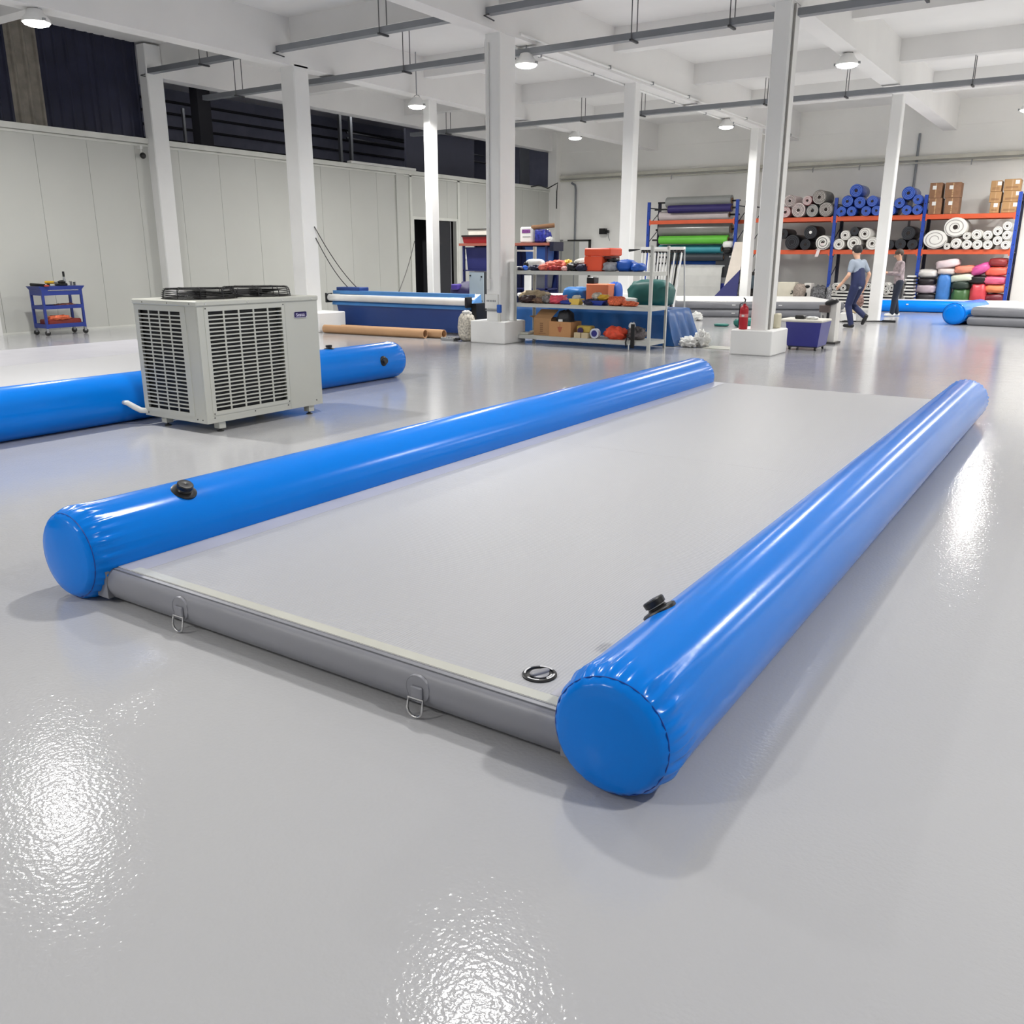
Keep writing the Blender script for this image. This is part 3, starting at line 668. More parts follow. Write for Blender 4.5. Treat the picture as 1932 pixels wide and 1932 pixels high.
MB().rbox(-17.46, -17.12, 9.52, 10.2, .153, .3, .03).build('body', M('dark_red_tray', (120, 36, 28), .5), t, True)
blobthing('hose_coil', 'orange coiled hose lying in the red tray of the cart', 'hose', (-17.18, 9.78, .33), (.2, .4, .09), M('orange_hose', (226, 110, 70), .5, var=.4, vscale=30), .3, .8, 9, CL)

# ================================================================== LEFT: welding table, tubes, sack, cabinet
MB1 = M('machine_blue', (34, 66, 132), .38); MBL = M('machine_light_blue', (76, 136, 198), .35)
mc = thing('roller_machine', 'long blue sheet-metal machine with a white roller along its top', 'machine', (-12.2, 14.3, 0))
mx0, mx1 = -14.0, -10.35
MB().loft([[(mx0 + .25, 14.1, .04), (mx1, 14.1, .04), (mx1, 14.5, .04), (mx0 + .25, 14.5, .04)], [(mx0 + .2, 14.02, .5), (mx1 + .02, 14.02, .5), (mx1 + .02, 14.5, .5), (mx0 + .2, 14.5, .5)]]).build('front_panel', MB1, mc)
MB().loft([[(mx0 + .1, 13.98, .5), (mx1 + .05, 13.98, .5), (mx1 + .05, 14.5, .52), (mx0 + .1, 14.5, .52)], [(mx0, 14.1, .6), (mx1, 14.1, .6), (mx1, 14.5, .78), (mx0, 14.5, .78)]]).build('top_bed', MBL, mc)
MB().cyl((mx0 - .02, 14.02, .645), (mx1 + .02, 14.02, .645), .07, n=24).build('roller', PLASTW, mc, True)
MB().box(mx0, mx1, 14.12, 14.3, .72, .79).build('rear_lip', MBL, mc)
MB().rbox(mx0 + .02, mx0 + .7, 14.2, 14.5, .78, .86, .02).build('side_box', MB1, mc, True)
for xx in (mx0 - .06, mx1 + .02): MB().rbox(xx, xx + .05, 13.93, 14.12, .54, .74, .015).build('roller_bearing', BLACK, mc, True)
MB().box(mx1 + .06, mx1 + .18, 14.1, 14.6, .05, .62).build('drive_frame', BLACK, mc)
MB().box(mx0 + .05, mx0 + .2, 14.05, 14.2, .03, .5).build('end_leg', PLASTW, mc)
MB().box(mx1 - .12, mx1 - .1, 14.035, 14.06, .33, .42).build('decal', PLASTW, mc)
for k, (yy, zz, lab, xa) in enumerate(((13.03, .082, 'front brown cardboard tube on the floor before the blue machine', -13.2), (13.22, .082, 'rear brown cardboard tube on the floor against the blue machine', -12.9))):
    t = thing('cardboard_tube', lab, 'tube', (-12, yy, 0), 'cardboard tubes by the machine')
    mb = MB(); r = .082
    mb.lathe([(r - .012, .02), (r - .012, 0), (r, 0), (r, 2.5), (r - .012, 2.5), (r - .012, 2.2)], (xa, yy, zz), (1, .06, 0), 24, False)
    mb.build('wall', M('tube_card', (186, 146, 108), .8), t, True)
    MB().lathe([(.001, 2.2), (r - .012, 2.2)], (xa, yy, zz), (1, .06, 0), 20, False).build('dark_bore', CARDD, t)
    MB().lathe([(.001, .02), (r - .012, .02)], (xa, yy, zz), (1, .06, 0), 20, False).build('dark_bore', CARDD, t)
t = thing('scrap_sack', 'clear plastic sack stuffed with pale scraps beside the column plinth', 'sack', (-9.73, 13.2, 0))
MB().blob((-9.74, 13.2, .25), (.3, .3, .52), .12, .75, 4, 24, 16, floor=.001).build('bag', M('sack_scraps', (190, 184, 172), .5, var=.5, vscale=28, bump=.4, bscale=50), t, 2)
MB().blob((-9.74, 13.2, .5), (.17, .17, .1), .2, .8, 5).build('tied_neck', M('sack_neck', (205, 202, 196), .4), t, 2)
t = thing('rope_tangle', 'small tangle of dark straps and buckles on the floor by the sack', 'straps', (-10.0, 13.15, 0))
for k in range(4):
    MB().path([(-10.2 + .12 * k + .05 * sin(j * 2 + k), 13.1 + .06 * sin(j + k), .02 + .03 * abs(sin(j * 1.3 + k))) for j in range(7)], .016, 6).build('strap', BLACK if k % 2 else M('strap_grey', (120, 118, 112), .7), t, 2)
MB().box(-10.18, -9.9, 13.0, 13.14, 0, .05).build('buckle_plate', GREYM, t)
t = thing('control_cabinet', 'pale grey electrical cabinet on a black stand beside the machine', 'cabinet', (-10.8, 15.1, 0))
MB().rbox(-11.0, -10.6, 15.0, 15.28, .57, 1.2, .015).build('body', M('cabinet_dark', (40, 42, 46), .5), t, True)
MB().box(-10.98, -10.62, 14.985, 15.0, .585, 1.185).build('door', M('cabinet_grey', (176, 188, 192), .4), t)
for xx, zz in ((-10.95, 1.12), (-10.67, 1.1), (-10.95, .66), (-10.67, .62)): MB().cyl((xx, 14.97, zz), (xx, 14.985, zz), .016, n=10).build('latch', BLACK, t)
for xx in (-10.98, -10.66): MB().box(xx, xx + .05, 15.1, 15.15, 0, .57).build('stand_leg', BLACK, t)
MB().box(-10.98, -10.61, 15.1, 15.15, .25, .3).build('stand_rail', BLACK, t)
def sag(a, b, d, n=12):
    a, b = Vector(a), Vector(b); return [a.lerp(b, k / n) - Vector((0, 0, d * 4 * (k / n) * (1 - k / n))) for k in range(n + 1)]
for lab, pts in (('dark cable drooping from the column to the left end of the blue machine', sag((-13.81, 13.5, 2.08), onY(680, 549, 14.4), .12)),
                 ('dark cable next to it on the left end of the blue machine', sag((-13.81, 13.52, 1.86), onY(664, 549, 14.4), .12)),
                 ('dark cable rising from the machine to the doorway frame', sag(onY(752, 551, 14.4), onX(782, 455, -17.95), .1))):
    one(MB().path(pts, .009, 6), 'hanging_cable', M('cable_dark', (58, 56, 54), .6), lab, 'cable', smooth=2)
one(MB().rbox(-17.98, -17.93, 24.25, 24.4, 1.4, 1.55, .02), 'wall_socket', PLASTW, 'small white switch box on the panel right of the doorway', 'switch box', smooth=True)
# purple crates behind the cabinet
t = thing('folded_tarp', 'purple folded tarp heaped behind the end of the blue machine', 'tarp', (-11.6, 15.9, 0))
MB().blob((-11.7, 15.9, .5), (.8, .5, .9), .18, .7, 7, floor=0).build('cloth', M('purple_cloth', (36, 30, 78), .6, var=.2), t, 2)
t = thing('purple_jerrycan', 'small violet container standing on the heaped tarp', 'container', (-11.85, 15.7, .95))
MB().rbox(-11.95, -11.75, 15.62, 15.78, .8, .92, .03).build('body', M('violet_plastic', (80, 60, 150), .4), t, True)

# ---- dark blue workshop shelving behind column A (two ends visible)
sv = thing('blue_shelving', 'dark blue workshop shelving with a red-edged top board behind the column', 'shelving', (-11.9, 18.2, 0))
for xx in (-13.35, -12.0, -10.98):
    for yy in (17.95, 18.45): MB().box(xx, xx + .05, yy, yy + .05, 0, 1.74).build('post', M('navy_post', (28, 34, 84), .5), sv)
for zz in (.3, .75, 1.15): MB().box(-13.35, -10.93, 17.95, 18.5, zz, zz + .03).build('shelf_board', M('navy_post'), sv)
MB().box(-13.42, -10.86, 17.9, 18.52, 1.74, 1.80).build('top_board', M('maroon_board', (150, 84, 70), .5), sv)
MB().box(-13.35, -10.93, 18.47, 18.49, .3, 1.74).build('back_sheet', M('shelf_navy', (34, 50, 110), .5), sv)
MB().box(-10.86, -10.76, 17.95, 18.4, 1.62, 1.82).build('corner_clamp', RACKD, sv)
GB = 'boxes on the blue workshop shelving'
def crate(x0, x1, y0, y1, z0, z1, mat, label, name='storage_bin', lidm=None, group=GB):
    t = thing(name, label, 'bin', ((x0 + x1) / 2, (y0 + y1) / 2, z0), group)
    ins = .03
    MB().loft([[(x0 + ins, y0 + ins, z0), (x1 - ins, y0 + ins, z0), (x1 - ins, y1 - ins, z0), (x0 + ins, y1 - ins, z0)], [(x0, y0, z1), (x1, y0, z1), (x1, y1, z1), (x0, y1, z1)]]).build('body', mat, t)
    MB().box(x0 - .01, x1 + .01, y0 - .01, y1 + .01, z1 - .03, z1 + .01).build('rim', lidm or mat, t)
    return t
crate(-13.28, -12.2, 18.0, 18.4, 1.182, 1.7, M('bin_navy', (34, 38, 96), .4), 'navy storage bin on the middle board of the blue shelving')
crate(-11.55, -11.0, 18.0, 18.4, 1.182, 1.7, M('bin_blue', (40, 80, 148), .4), 'mid-blue storage bin under the red-edged board')
crate(-11.5, -11.02, 18.0, 18.4, .782, 1.1, M('bin_grey', (86, 88, 96), .5), 'dark grey storage bin below the mid-blue bin')
crate(-13.38, -12.3, 17.98, 18.4, 1.805, 1.98, M('bin_red', (140, 30, 34), .4), 'dark red low tray on top of the blue shelving', lidm=M('bin_black', (28, 18, 20), .5))
t = thing('white_box', 'white tray box on top of the dark red tray', 'box', (-12.55, 18.2, 2.01), GB)
MB().box(-13.2, -12.4, 18.0, 18.35, 1.992, 2.12).build('body', M('box_cream', (214, 208, 196), .6), t); MB().box(-13.22, -12.38, 17.98, 18.37, 2.12, 2.135).build('rim', BLACK, t)
t = thing('white_jug', 'white plastic jug with a purple and red label on the red-edged board', 'jug', (-11.58, 18.2, 1.8), GB)
MB().rbox(-11.75, -11.4, 18.05, 18.35, 1.801, 2.16, .05).build('body', PLASTW, t, True); MB().box(-11.68, -11.45, 18.044, 18.05, 2.02, 2.1).build('label', M('label_purple', (120, 60, 130), .5, var=.6, vscale=40), t)
MB().box(-11.66, -11.45, 18.044, 18.05, 1.93, 1.945).build('label_line', GREYM, t)
blobthing('plastic_pack', 'blue glossy plastic-wrapped pack on the red-edged board', 'pack', (-11.2, 18.2, 1.95), (.36, .3, .3), M('blue_wrap', (40, 50, 140), .2, var=.5, vscale=18), .1, .5, 3, GB)
one(MB().cyl((-11.45, 18.1, 2.14), (-10.95, 18.3, 2.19), .05, n=14), 'brown_roll', CARDD, 'short brown roll lying on top of the blue pack', 'roll', GB, True)
blobthing('white_hardware', 'clump of small white fittings at the end of the red-edged board', 'fittings', (-10.95, 18.1, 1.86), (.14, .16, .12), PLASTW, .4, .8, 6, GB)
t = thing('white_chair', 'white moulded chair seen behind the left end of the open shelf', 'chair', (-10.7, 16.6, 0))
MB().rbox(-10.75, -10.35, 16.4, 16.8, .66, .74, .04).build('seat', PLASTW, t, True); MB().box(-10.77, -10.62, 16.74, 16.8, .74, 1.1).build('backrest', PLASTW, t)
for xx in (-10.72, -10.42):
    for yy in (16.43, 16.74): MB().box(xx, xx + .04, yy, yy + .04, 0, .66).build('leg', BLACK, t)

# ================================================================== OPEN WHITE SHELF UNIT
sh = thing('shelf_unit', 'pale grey three-tier steel shelf unit loaded with bags and boxes', 'shelf', (-7.55, 13.78, 0))
qx0, qx1, qy0, qy1 = -8.87, -6.2, 13.46, 14.12
for xx, yy in ((qx0, qy0), (qx1 - .05, qy0), (qx0, qy1 - .05), (qx1 - .05, qy1 - .05)):
    mb = MB(); sx = .05 if xx == qx0 else 0
    mb.box(xx, xx + .05, yy if yy == qy0 else yy + .044, yy + .006 if yy == qy0 else yy + .05, 0, 1.67)
    mb.box(xx if xx == qx0 else xx + .044, xx + .006 if xx == qx0 else xx + .05, yy + .0065, yy + .0435, 0, 1.67)
    mb.build('post', SHELFW, sh)
for z in (.085, .64, 1.2):
    MB().box(qx0 + .008, qx1 - .008, qy0 + .007, qy1 - .007, z + .045, z + .058).build('shelf_deck', SHELFW, sh)
    MB().box(qx0 + .052, qx1 - .052, qy0 + .002, qy0 + .022, z - .005, z + .044).build('front_beam', SHELFW, sh)
    MB().box(qx0 + .052, qx1 - .052, qy1 - .022, qy1 - .002, z - .005, z + .044).build('rear_beam', SHELFW, sh)
    for xx in (qx0 + .007, qx1 - .027): MB().box(xx, xx + .02, qy0 + .05, qy1 - .05, z - .005, z + .044).build('side_beam', SHELFW, sh)
for xx in (qx0 + .007, qx1 - .027): MB().box(xx, xx + .02, qy0 + .05, qy1 - .05, 1.58, 1.61).build('top_tie', SHELFW, sh)
GT, GM, GL = 'things on the top shelf', 'things on the middle shelf', 'things on the bottom shelf'
ZT, ZM, ZL = 1.259, .699, .144
def sxp(px, Y=13.7): return onY(px, 500, Y).x
def lump(name, label, cat, px0, px1, z, h, mat, g, nz=.22, e=.75, seed=1, Y=13.72, dy=.3):
    x0, x1 = sxp(px0, Y), sxp(px1, Y)
    return blobthing(name, label, cat, ((x0 + x1) / 2, Y, z + h / 2), (x1 - x0, dy, h * 1.05), mat, nz, e, seed, g, floor=z)
CORAL = M('coral_cloth', (226, 118, 100), .7, var=.3, vscale=18); NAVYC = M('navy_cloth', (30, 32, 62), .6, var=.3, vscale=14); REDO = M('orange_red_foam', (234, 84, 48), .5)
PANT = M('white_net', (196, 194, 186), .7, var=.3, vscale=60); REDC = M('red_dark_cloth', (160, 44, 44), .7, var=.7, vscale=22); BLUB = M('blue_bag', (28, 92, 190), .45)
lump('white_case', 'white rounded case on the top shelf behind the goggles', 'case', 994, 1026, ZT, .19, PLASTW, GT, .03, .6, 2, 13.9, .2)
t = thing('goggles', 'black goggles with a blue lens on the top shelf', 'goggles', (sxp(998), 13.55, ZT), GT)
MB().blob((sxp(1000), 13.57, ZT + .1), (.1, .08, .1)).build('strap_pad', BLACK, t, 2); MB().blob((sxp(1000), 13.54, ZT + .045), (.11, .08, .09), floor=ZT).build('lens', M('blue_lens', (60, 110, 220), .15), t, 2)
lump('navy_garment', 'dark navy garment bunched beside the goggles on the top shelf', 'garment', 1004, 1024, ZT, .09, NAVYC, GT, .3, .8, 3, 13.62)
lump('navy_garment', 'dark navy garment at the far left of the top shelf', 'garment', 982, 996, ZT, .06, NAVYC, GT, .3, .8, 13, 13.62)
lump('white_card_box', 'small white box at the left end of the top shelf', 'box', 976, 984, ZT, .07, PLASTW, GT, .05, .4, 4, 13.6, .1)
lump('coral_bundle', 'coral and orange tied cloth bundle on the top shelf', 'bundle', 1021, 1036, ZT, .11, CORAL, GT, .2, .8, 5, 13.6)
lump('coral_bundle', 'heap of coral straps on the top shelf next to the yellow cloth', 'bundle', 1035, 1068, ZT, .16, CORAL, GT, .35, .8, 6, 13.74)
lump('red_bundle', 'dark red and black strap bundle at the edge of the top shelf', 'bundle', 1036, 1062, ZT, .08, REDC, GT, .35, .8, 7, 13.55, .16)
lump('pink_bundle', 'pale pink tied bundle at the edge of the top shelf', 'bundle', 1060, 1076, ZT, .075, M('pale_pink_cloth', (226, 170, 164), .7, var=.3, vscale=25), GT, .25, .8, 8, 13.54, .14)
lump('yellow_cloth', 'yellow cloth tucked behind the coral straps on the top shelf', 'cloth', 1066, 1078, ZT, .18, YEL, GT, .2, .8, 9, 13.86, .2)
lump('black_garment', 'black padded garment in the middle of the top shelf', 'garment', 1073, 1096, ZT, .13, M('black_cloth', (26, 26, 32), .5), GT, .28, .8, 10, 13.62)
lump('black_garment', 'navy folded garment against the orange foam on the top shelf', 'garment', 1092, 1113, ZT, .11, NAVYC, GT, .25, .7, 11, 13.58)
lump('net_bag', 'white net bag lying behind the black garment on the top shelf', 'bag', 1086, 1114, ZT, .2, PANT, GT, .15, .8, 12, 13.88)
t = thing('foam_seat', 'bright orange-red foam block with an overhanging top slab on the top shelf', 'foam block', (sxp(1128), 13.7, ZT), GT)
fx0, fx1, fx2 = sxp(1112), sxp(1146), sxp(1161)
MB().rbox(fx0, fx1, 13.5, 13.95, ZT, ZT + .245, .025).build('lower_block', REDO, t, True); MB().rbox(fx0, fx2, 13.5, 13.95, ZT + .247, ZT + .375, .03).build('upper_slab', REDO, t, True)
MB().rbox(fx1 + .0, fx2 - .02, 13.56, 13.9, ZT + .2, ZT + .246, .015).build('under_pad', M('dark_maroon', (96, 26, 22), .6), t, True)
lump('grey_cap', 'grey and black cap between the foam block and the blue bag', 'cap', 1141, 1167, ZT, .15, M('cap_grey', (150, 152, 158), .6, var=.4, vscale=9), GT, .15, .7, 14, 13.62)
lump('black_pouch', 'black pouch lying on the grey cap', 'pouch', 1148, 1166, ZT + .14, .08, BLACK, GT, .12, .6, 15, 13.68, .2)
lump('blue_bag', 'blue stuffed bag on the right end of the top shelf', 'bag', 1165, 1199, ZT, .185, BLUB, GT, .1, .7, 16, 13.7)
lump('blue_bag', 'smaller blue bag tip lying against the right post of the top shelf', 'bag', 1194, 1217, ZT, .13, BLUB, GT, .12, .8, 17, 13.66)
# middle shelf
BRN = M('brown_mixed_cloth', (110, 84, 66), .7, var=.7, vscale=16); TAN = M('tan_cloth', (186, 168, 138), .8, var=.2, vscale=12)
lump('brown_cloth', 'dark brown shiny cloth draped at the left of the middle shelf', 'cloth', 984, 1012, ZM, .13, M('dark_brown_cloth', (60, 40, 40), .5, var=.4, vscale=12), GM, .3, .9, 21, 13.6)
lump('tan_cloth', 'tan folded sacks behind the brown cloth on the middle shelf', 'sack', 984, 1036, ZM, .2, TAN, GM, .25, .8, 22, 13.88)
lump('patterned_cloth', 'brown and cream patterned cloth on the middle shelf', 'cloth', 1008, 1030, ZM, .1, BRN, GM, .3, .8, 23, 13.58, .2)
lump('black_white_pouch', 'black and white pouch next to the pink bag', 'pouch', 1028, 1046, ZM, .15, M('black_white_cloth', (120, 116, 114), .6, var=.95, vscale=13), GM, .25, .8, 24, 13.62)
lump('pink_bag', 'bright pink plastic bag on the middle shelf', 'bag', 1040, 1068, ZM, .14, M('pink_bag', (228, 84, 104), .45, var=.2, vscale=15), GM, .25, .7, 25, 13.64)
lump('blue_flat_pouch', 'flat royal blue pouch left of the yellow basket', 'pouch', 1062, 1088, ZM, .07, M('royal_cloth', (42, 62, 150), .6), GM, .2, .8, 26, 13.6)
t = thing('yellow_basket', 'small yellow basket full of cream pieces on the middle shelf', 'basket', (sxp(1096), 13.55, ZM), GM)
bx0, bx1 = sxp(1086), sxp(1107)
MB().loft([[(bx0 + .03, 13.49, ZM), (bx1 - .03, 13.49, ZM), (bx1 - .03, 13.63, ZM), (bx0 + .03, 13.63, ZM)], [(bx0, 13.47, ZM + .1), (bx1, 13.47, ZM + .1), (bx1, 13.66, ZM + .1), (bx0, 13.66, ZM + .1)]]).build('body', M('basket_yellow', (232, 196, 92), .5), t)
MB().blob(((bx0 + bx1) / 2, 13.56, ZM + .115), (.15, .13, .09), .3, .8, 3).build('contents', CREAM, t, 2)
lump('navy_pouch', 'dark navy pouch between the yellow basket and the blue tray', 'pouch', 1107, 1128, ZM, .1, NAVYC, GM, .2, .7, 27, 13.58)
t = thing('blue_tray', 'shallow royal blue plastic tray on the middle shelf', 'tray', (sxp(1135), 13.62, ZM), GM)
tx0, tx1 = sxp(1114), sxp(1153)
MB().loft([[(tx0 + .06, 13.5, ZM), (tx1 - .06, 13.5, ZM), (tx1 - .06, 13.75, ZM), (tx0 + .06, 13.75, ZM)], [(tx0, 13.46, ZM + .07), (tx1, 13.46, ZM + .07), (tx1, 13.8, ZM + .07), (tx0, 13.8, ZM + .07)]]).build('body', M('royal_plastic', (28, 54, 150), .35), t)
MB().box(tx0 - .01, tx1 + .01, 13.45, 13.81, ZM + .065, ZM + .08).build('rim', M('royal_plastic'), t)
lump('yellow_gloves', 'yellow gloves lying behind the blue tray', 'gloves', 1132, 1152, ZM + .083, .09, YEL, GM, .25, .8, 28, 13.68, .2)
lump('white_brown_pouch', 'white and brown pouch left of the yellow gloves', 'pouch', 1121, 1136, ZM + .083, .12, M('white_brown', (206, 198, 184), .6, var=.3, vscale=12), GM, .2, .8, 29, 13.7, .2)
lump('orange_net', 'orange and white net bag at the right of the middle shelf', 'net bag', 1152, 1180, ZM, .15, M('orange_net', (232, 104, 66), .6, var=.5, vscale=45), GM, .2, .7, 30, 13.64)
lump('orange_cloth', 'small orange cloth against the right post of the middle shelf', 'cloth', 1178, 1206, ZM, .08, M('orange_net'), GM, .25, .8, 31, 13.6, .2)
# bottom shelf
one(MB().rbox(sxp(986), sxp(1007), 13.52, 13.72, ZL, ZL + .04, .01), 'cream_slab', CREAM, 'cream foam slab at the left of the bottom shelf', 'slab', GL, True)
one(MB().rbox(sxp(996), sxp(1014), 13.76, 13.9, ZL, ZL + .05, .01), 'beige_slab', TAN, 'beige flat slab behind the cream slab on the bottom shelf', 'slab', GL, True)
def openbox(label, x0, x1, y0, y1, z0, h, mat, flaps, group, mark=None, cat='box'):
    t = thing('cardboard_box', label, cat, ((x0 + x1) / 2, (y0 + y1) / 2, z0), group); w = .008
    mb = MB(); mb.box(x0, x1, y0, y1, z0, z0 + w); mb.box(x0, x1, y0, y0 + w, z0 + w, z0 + h); mb.box(x0, x1, y1 - w, y1, z0 + w, z0 + h); mb.box(x0, x0 + w, y0 + w, y1 - w, z0 + w, z0 + h); mb.box(x1 - w, x1, y0 + w, y1 - w, z0 + w, z0 + h)
    mb.build('body', mat, t)
    for f in flaps:
        if f[0] == 'f': MB().loft([[(x0, y0 - .001, z0 + h), (x1, y0 - .001, z0 + h), (x1, y0 + .007, z0 + h), (x0, y0 + .007, z0 + h)], [(x0 + f[3], y0 + f[1], z0 + h + f[2]), (x1 + f[3], y0 + f[1], z0 + h + f[2]), (x1 + f[3], y0 + f[1] + .008, z0 + h + f[2]), (x0 + f[3], y0 + f[1] + .008, z0 + h + f[2])]]).build('flap', mat, t)
        if f[0] == 'l': MB().loft([[(x0, y0, z0 + h), (x0 + .008, y0, z0 + h), (x0 + .008, y1, z0 + h), (x0, y1, z0 + h)], [(x0 - f[1], y0, z0 + h + f[2]), (x0 - f[1] + .008, y0, z0 + h + f[2]), (x0 - f[1] + .008, y1, z0 + h + f[2]), (x0 - f[1], y1, z0 + h + f[2])]]).build('flap', mat, t)
    if mark: mark(t)
    return t
x0, x1 = sxp(1016), sxp(1049)
def mk1(t):
    for k in range(5): MB().box(x0 + .13, x0 + .19, 13.557, 13.56, ZL + .06 + .035 * k, ZL + .08 + .035 * k).build('printed_mark', CARDD, t)
    MB().box(x0 + .1, x0 + .25, 13.557, 13.56, ZL + .03, ZL + .04).build('printed_mark', CARDD, t)
openbox('open cardboard box with raised flaps on the bottom shelf', x0, x1, 13.56, 13.98, ZL, .3, M('box_brown', (172, 132, 92), .85), (('f', .16, .15, .06), ('l', .1, .03)), GL, mk1)
x0b, x1b = sxp(1050), sxp(1091)
def mk2(t):
    cxm = (x0b + x1b) / 2
    MB().add([(cxm - .05, 13.477, ZL + .17), (cxm + .05, 13.477, ZL + .17), (cxm + .015, 13.477, ZL + .08), (cxm - .015, 13.477, ZL + .08)], [(0, 1, 2, 3)]).build('printed_mark', M('print_red', (168, 96, 70), .85), t)
    MB().box(cxm - .004, cxm + .004, 13.477, 13.48, ZL + .17, ZL + .22).build('printed_mark', M('print_red'), t)
openbox('orange-brown cardboard box with a red printed mark on the bottom shelf', x0b, x1b, 13.48, 13.86, ZL, .26, M('box_orange', (190, 140, 94), .85), (), GL, mk2)
lump('black_bag', 'black bag with white tape standing out of the brown boxes', 'bag', 1055, 1084, ZL + .02, .42, M('black_cloth'), GL, .12, .75, 33, 13.68, .26)
one(MB().rbox(sxp(1066), sxp(1074), 13.49, 13.52, ZL + .22, ZL + .3, .01), 'white_strap', PLASTW, 'short cream strap at the rim of the orange-brown box', 'strap', GL, True)
t = thing('tape_gun', 'yellow roll holder with a purple reel on the bottom shelf', 'tape reel', (sxp(1110), 13.6, ZL), GL)
MB().rbox(sxp(1098), sxp(1124), 13.55, 13.75, ZL + .08, ZL + .2, .03).build('body', M('mustard', (190, 164, 74), .5), t, True); MB().lathe([(.05, 0), (.055, .01), (.055, .03), (.02, .035)], (sxp(1107), 13.548, ZL + .12), (0, -1, 0), 18).build('reel', M('purple_reel', (52, 30, 84), .4), t, True)
MB().box(sxp(1100), sxp(1122), 13.58, 13.72, ZL, ZL + .082).build('foot', M('mustard'), t)
for px0, lab in ((1098, 'small beige box under the mustard reel holder, beside the brown boxes'), (1112, 'small beige box under the mustard reel holder, beside the blue tape')):
    one(MB().box(sxp(px0), sxp(px0 + 12), 13.47, 13.548, ZL, ZL + .09), 'small_box', M('beige_card', (206, 188, 152), .8), lab, 'box', GL)
t = thing('tape_roll', 'blue and white tape roll on the bottom shelf', 'tape roll', (sxp(1134), 13.56, ZL), GL)
MB().lathe([(.05, 0), (.085, 0), (.085, .08), (.05, .08)], (sxp(1134), 13.52, ZL + .085), (0, 1, .0), 22, False).build('white_ring', M('tape_ring', (206, 210, 224), .4), t, True); MB().lathe([(.001, -.004), (.055, -.004), (.055, .07)], (sxp(1134), 13.52, ZL + .085), (0, 1, 0), 20, False).build('blue_core', M('tape_blue', (44, 44, 130), .4), t, True)
lump('orange_bag', 'orange-red crumpled bag on the bottom shelf', 'bag', 1148, 1186, ZL, .2, M('orange_bag', (232, 84, 56), .6, var=.2, vscale=14), GL, .25, .85, 35, 13.66)
lump('mesh_bag', 'black, white and red mesh bag at the right of the bottom shelf', 'bag', 1190, 1222, ZL, .2, M('mesh_bag', (92, 86, 88), .6, var=.95, vscale=11), GL, .22, .8, 36, 13.76)
t = thing('hanging_straps', 'black straps hanging over the edge of the bottom shelf', 'strap', (sxp(1197), 13.45, .03), GL)
MB().box(sxp(1195, 13.44), sxp(1202, 13.44), 13.435, 13.45, .03, ZL + .28).build('wide_strap', BLACK, t); MB().path([(sxp(1190, 13.44), 13.44, ZL + .1), (sxp(1186, 13.44), 13.43, .12), (sxp(1187, 13.44), 13.44, .04)], .012, 6).build('thin_strap', BLACK, t)
MB().box(sxp(1191, 13.44), sxp(1193, 13.44), 13.432, 13.436, .0, .1).build('white_tag', PLASTW, t)
lump('white_tissue', 'white crumpled tissue on top of the black straps', 'tissue', 1192, 1202, ZL + .2, .09, PLASTW, GL, .35, .8, 37, 13.55, .1)

# ---- draped table behind the shelf
TARP = M('blue_tarp', (16, 78, 140), .38, var=.15, vscale=4)
tb = thing('draped_table', 'table covered by a blue tarp that hangs to the floor behind the shelf unit', 'table', (-7.4, 14.8, 0))
MB().box(-9.5, -6.35, 14.4, 15.3, .56, .6).build('table_top', WHITE, tb)
for xx in (-9.45, -6.45):
    for yy in (14.45, 15.2): MB().box(xx, xx + .05, yy, yy + .05, 0, .56).build('leg', GREYM, tb)
ring0 = []; mb = MB(); rings = []
per = []
def rr_pts(x0, x1, y0, y1, n):
    pts = []; W_, H_ = x1 - x0, y1 - y0; L_ = 2 * (W_ + H_)
    for k in range(n):
        s = L_ * k / n
        if s < W_: pts.append((x0 + s, y0))
        elif s < W_ + H_: pts.append((x1, y0 + s - W_))
        elif s < 2 * W_ + H_: pts.append((x1 - (s - W_ - H_), y1))
        else: pts.append((x0, y1 - (s - 2 * W_ - H_)))
    return pts
N = 150
for z, g, amp in ((.612, 0, 0), (.6, .02, .0), (.5, .045, .012), (.3, .08, .03), (.12, .11, .045), (.006, .14, .055)):
    pts = rr_pts(-9.52 - g, -6.33 + g * 1.6, 14.38 - g * .5, 15.32 + g, N)
    rings.append([(x + amp * sin(k * 1.05) * (1 if x > -6.5 or x < -9.4 else .3), y + amp * cos(k * .93) * .5, z) for k, (x, y) in enumerate(pts)])
MB().loft(rings, False).build('tarp_skirt', TARP, tb, 2)
MB().box(-9.52, -6.33, 14.38, 15.32, .605, .613).build('tarp_top', TARP, tb)
GTB = 'things on the draped table'
def tblump(name, label, cat, px0, px1, z, h, mat, nz, e, seed, Y=14.8, dy=.5):
    x0, x1 = sxp(px0, Y), sxp(px1, Y)
    return blobthing(name, label, cat, ((x0 + x1) / 2, Y, z + h / 2), (x1 - x0, dy, h * 1.05), mat, nz, e, seed, GTB, floor=z)
TZ = .615
tblump('blue_bolster', 'blue angular bolster bag on the draped table', 'bolster', 1070, 1112, TZ, .33, M('bolster_blue', (36, 106, 172), .45), .06, .5, 41)
t = thing('orange_box', 'orange box standing on the draped table', 'box', (sxp(1130, 14.75), 14.75, TZ), GTB)
MB().rbox(sxp(1109, 14.7), sxp(1151, 14.7), 14.65, 15.0, TZ, TZ + .4, .02).build('body', M('orange_board', (226, 126, 84), .6), t, True)
MB().blob((sxp(1142, 14.65), 14.63, TZ + .1), (.24, .06, .24), .1, .8, 3, floor=TZ).build('blue_cover', M('bolster_blue'), t, 2)
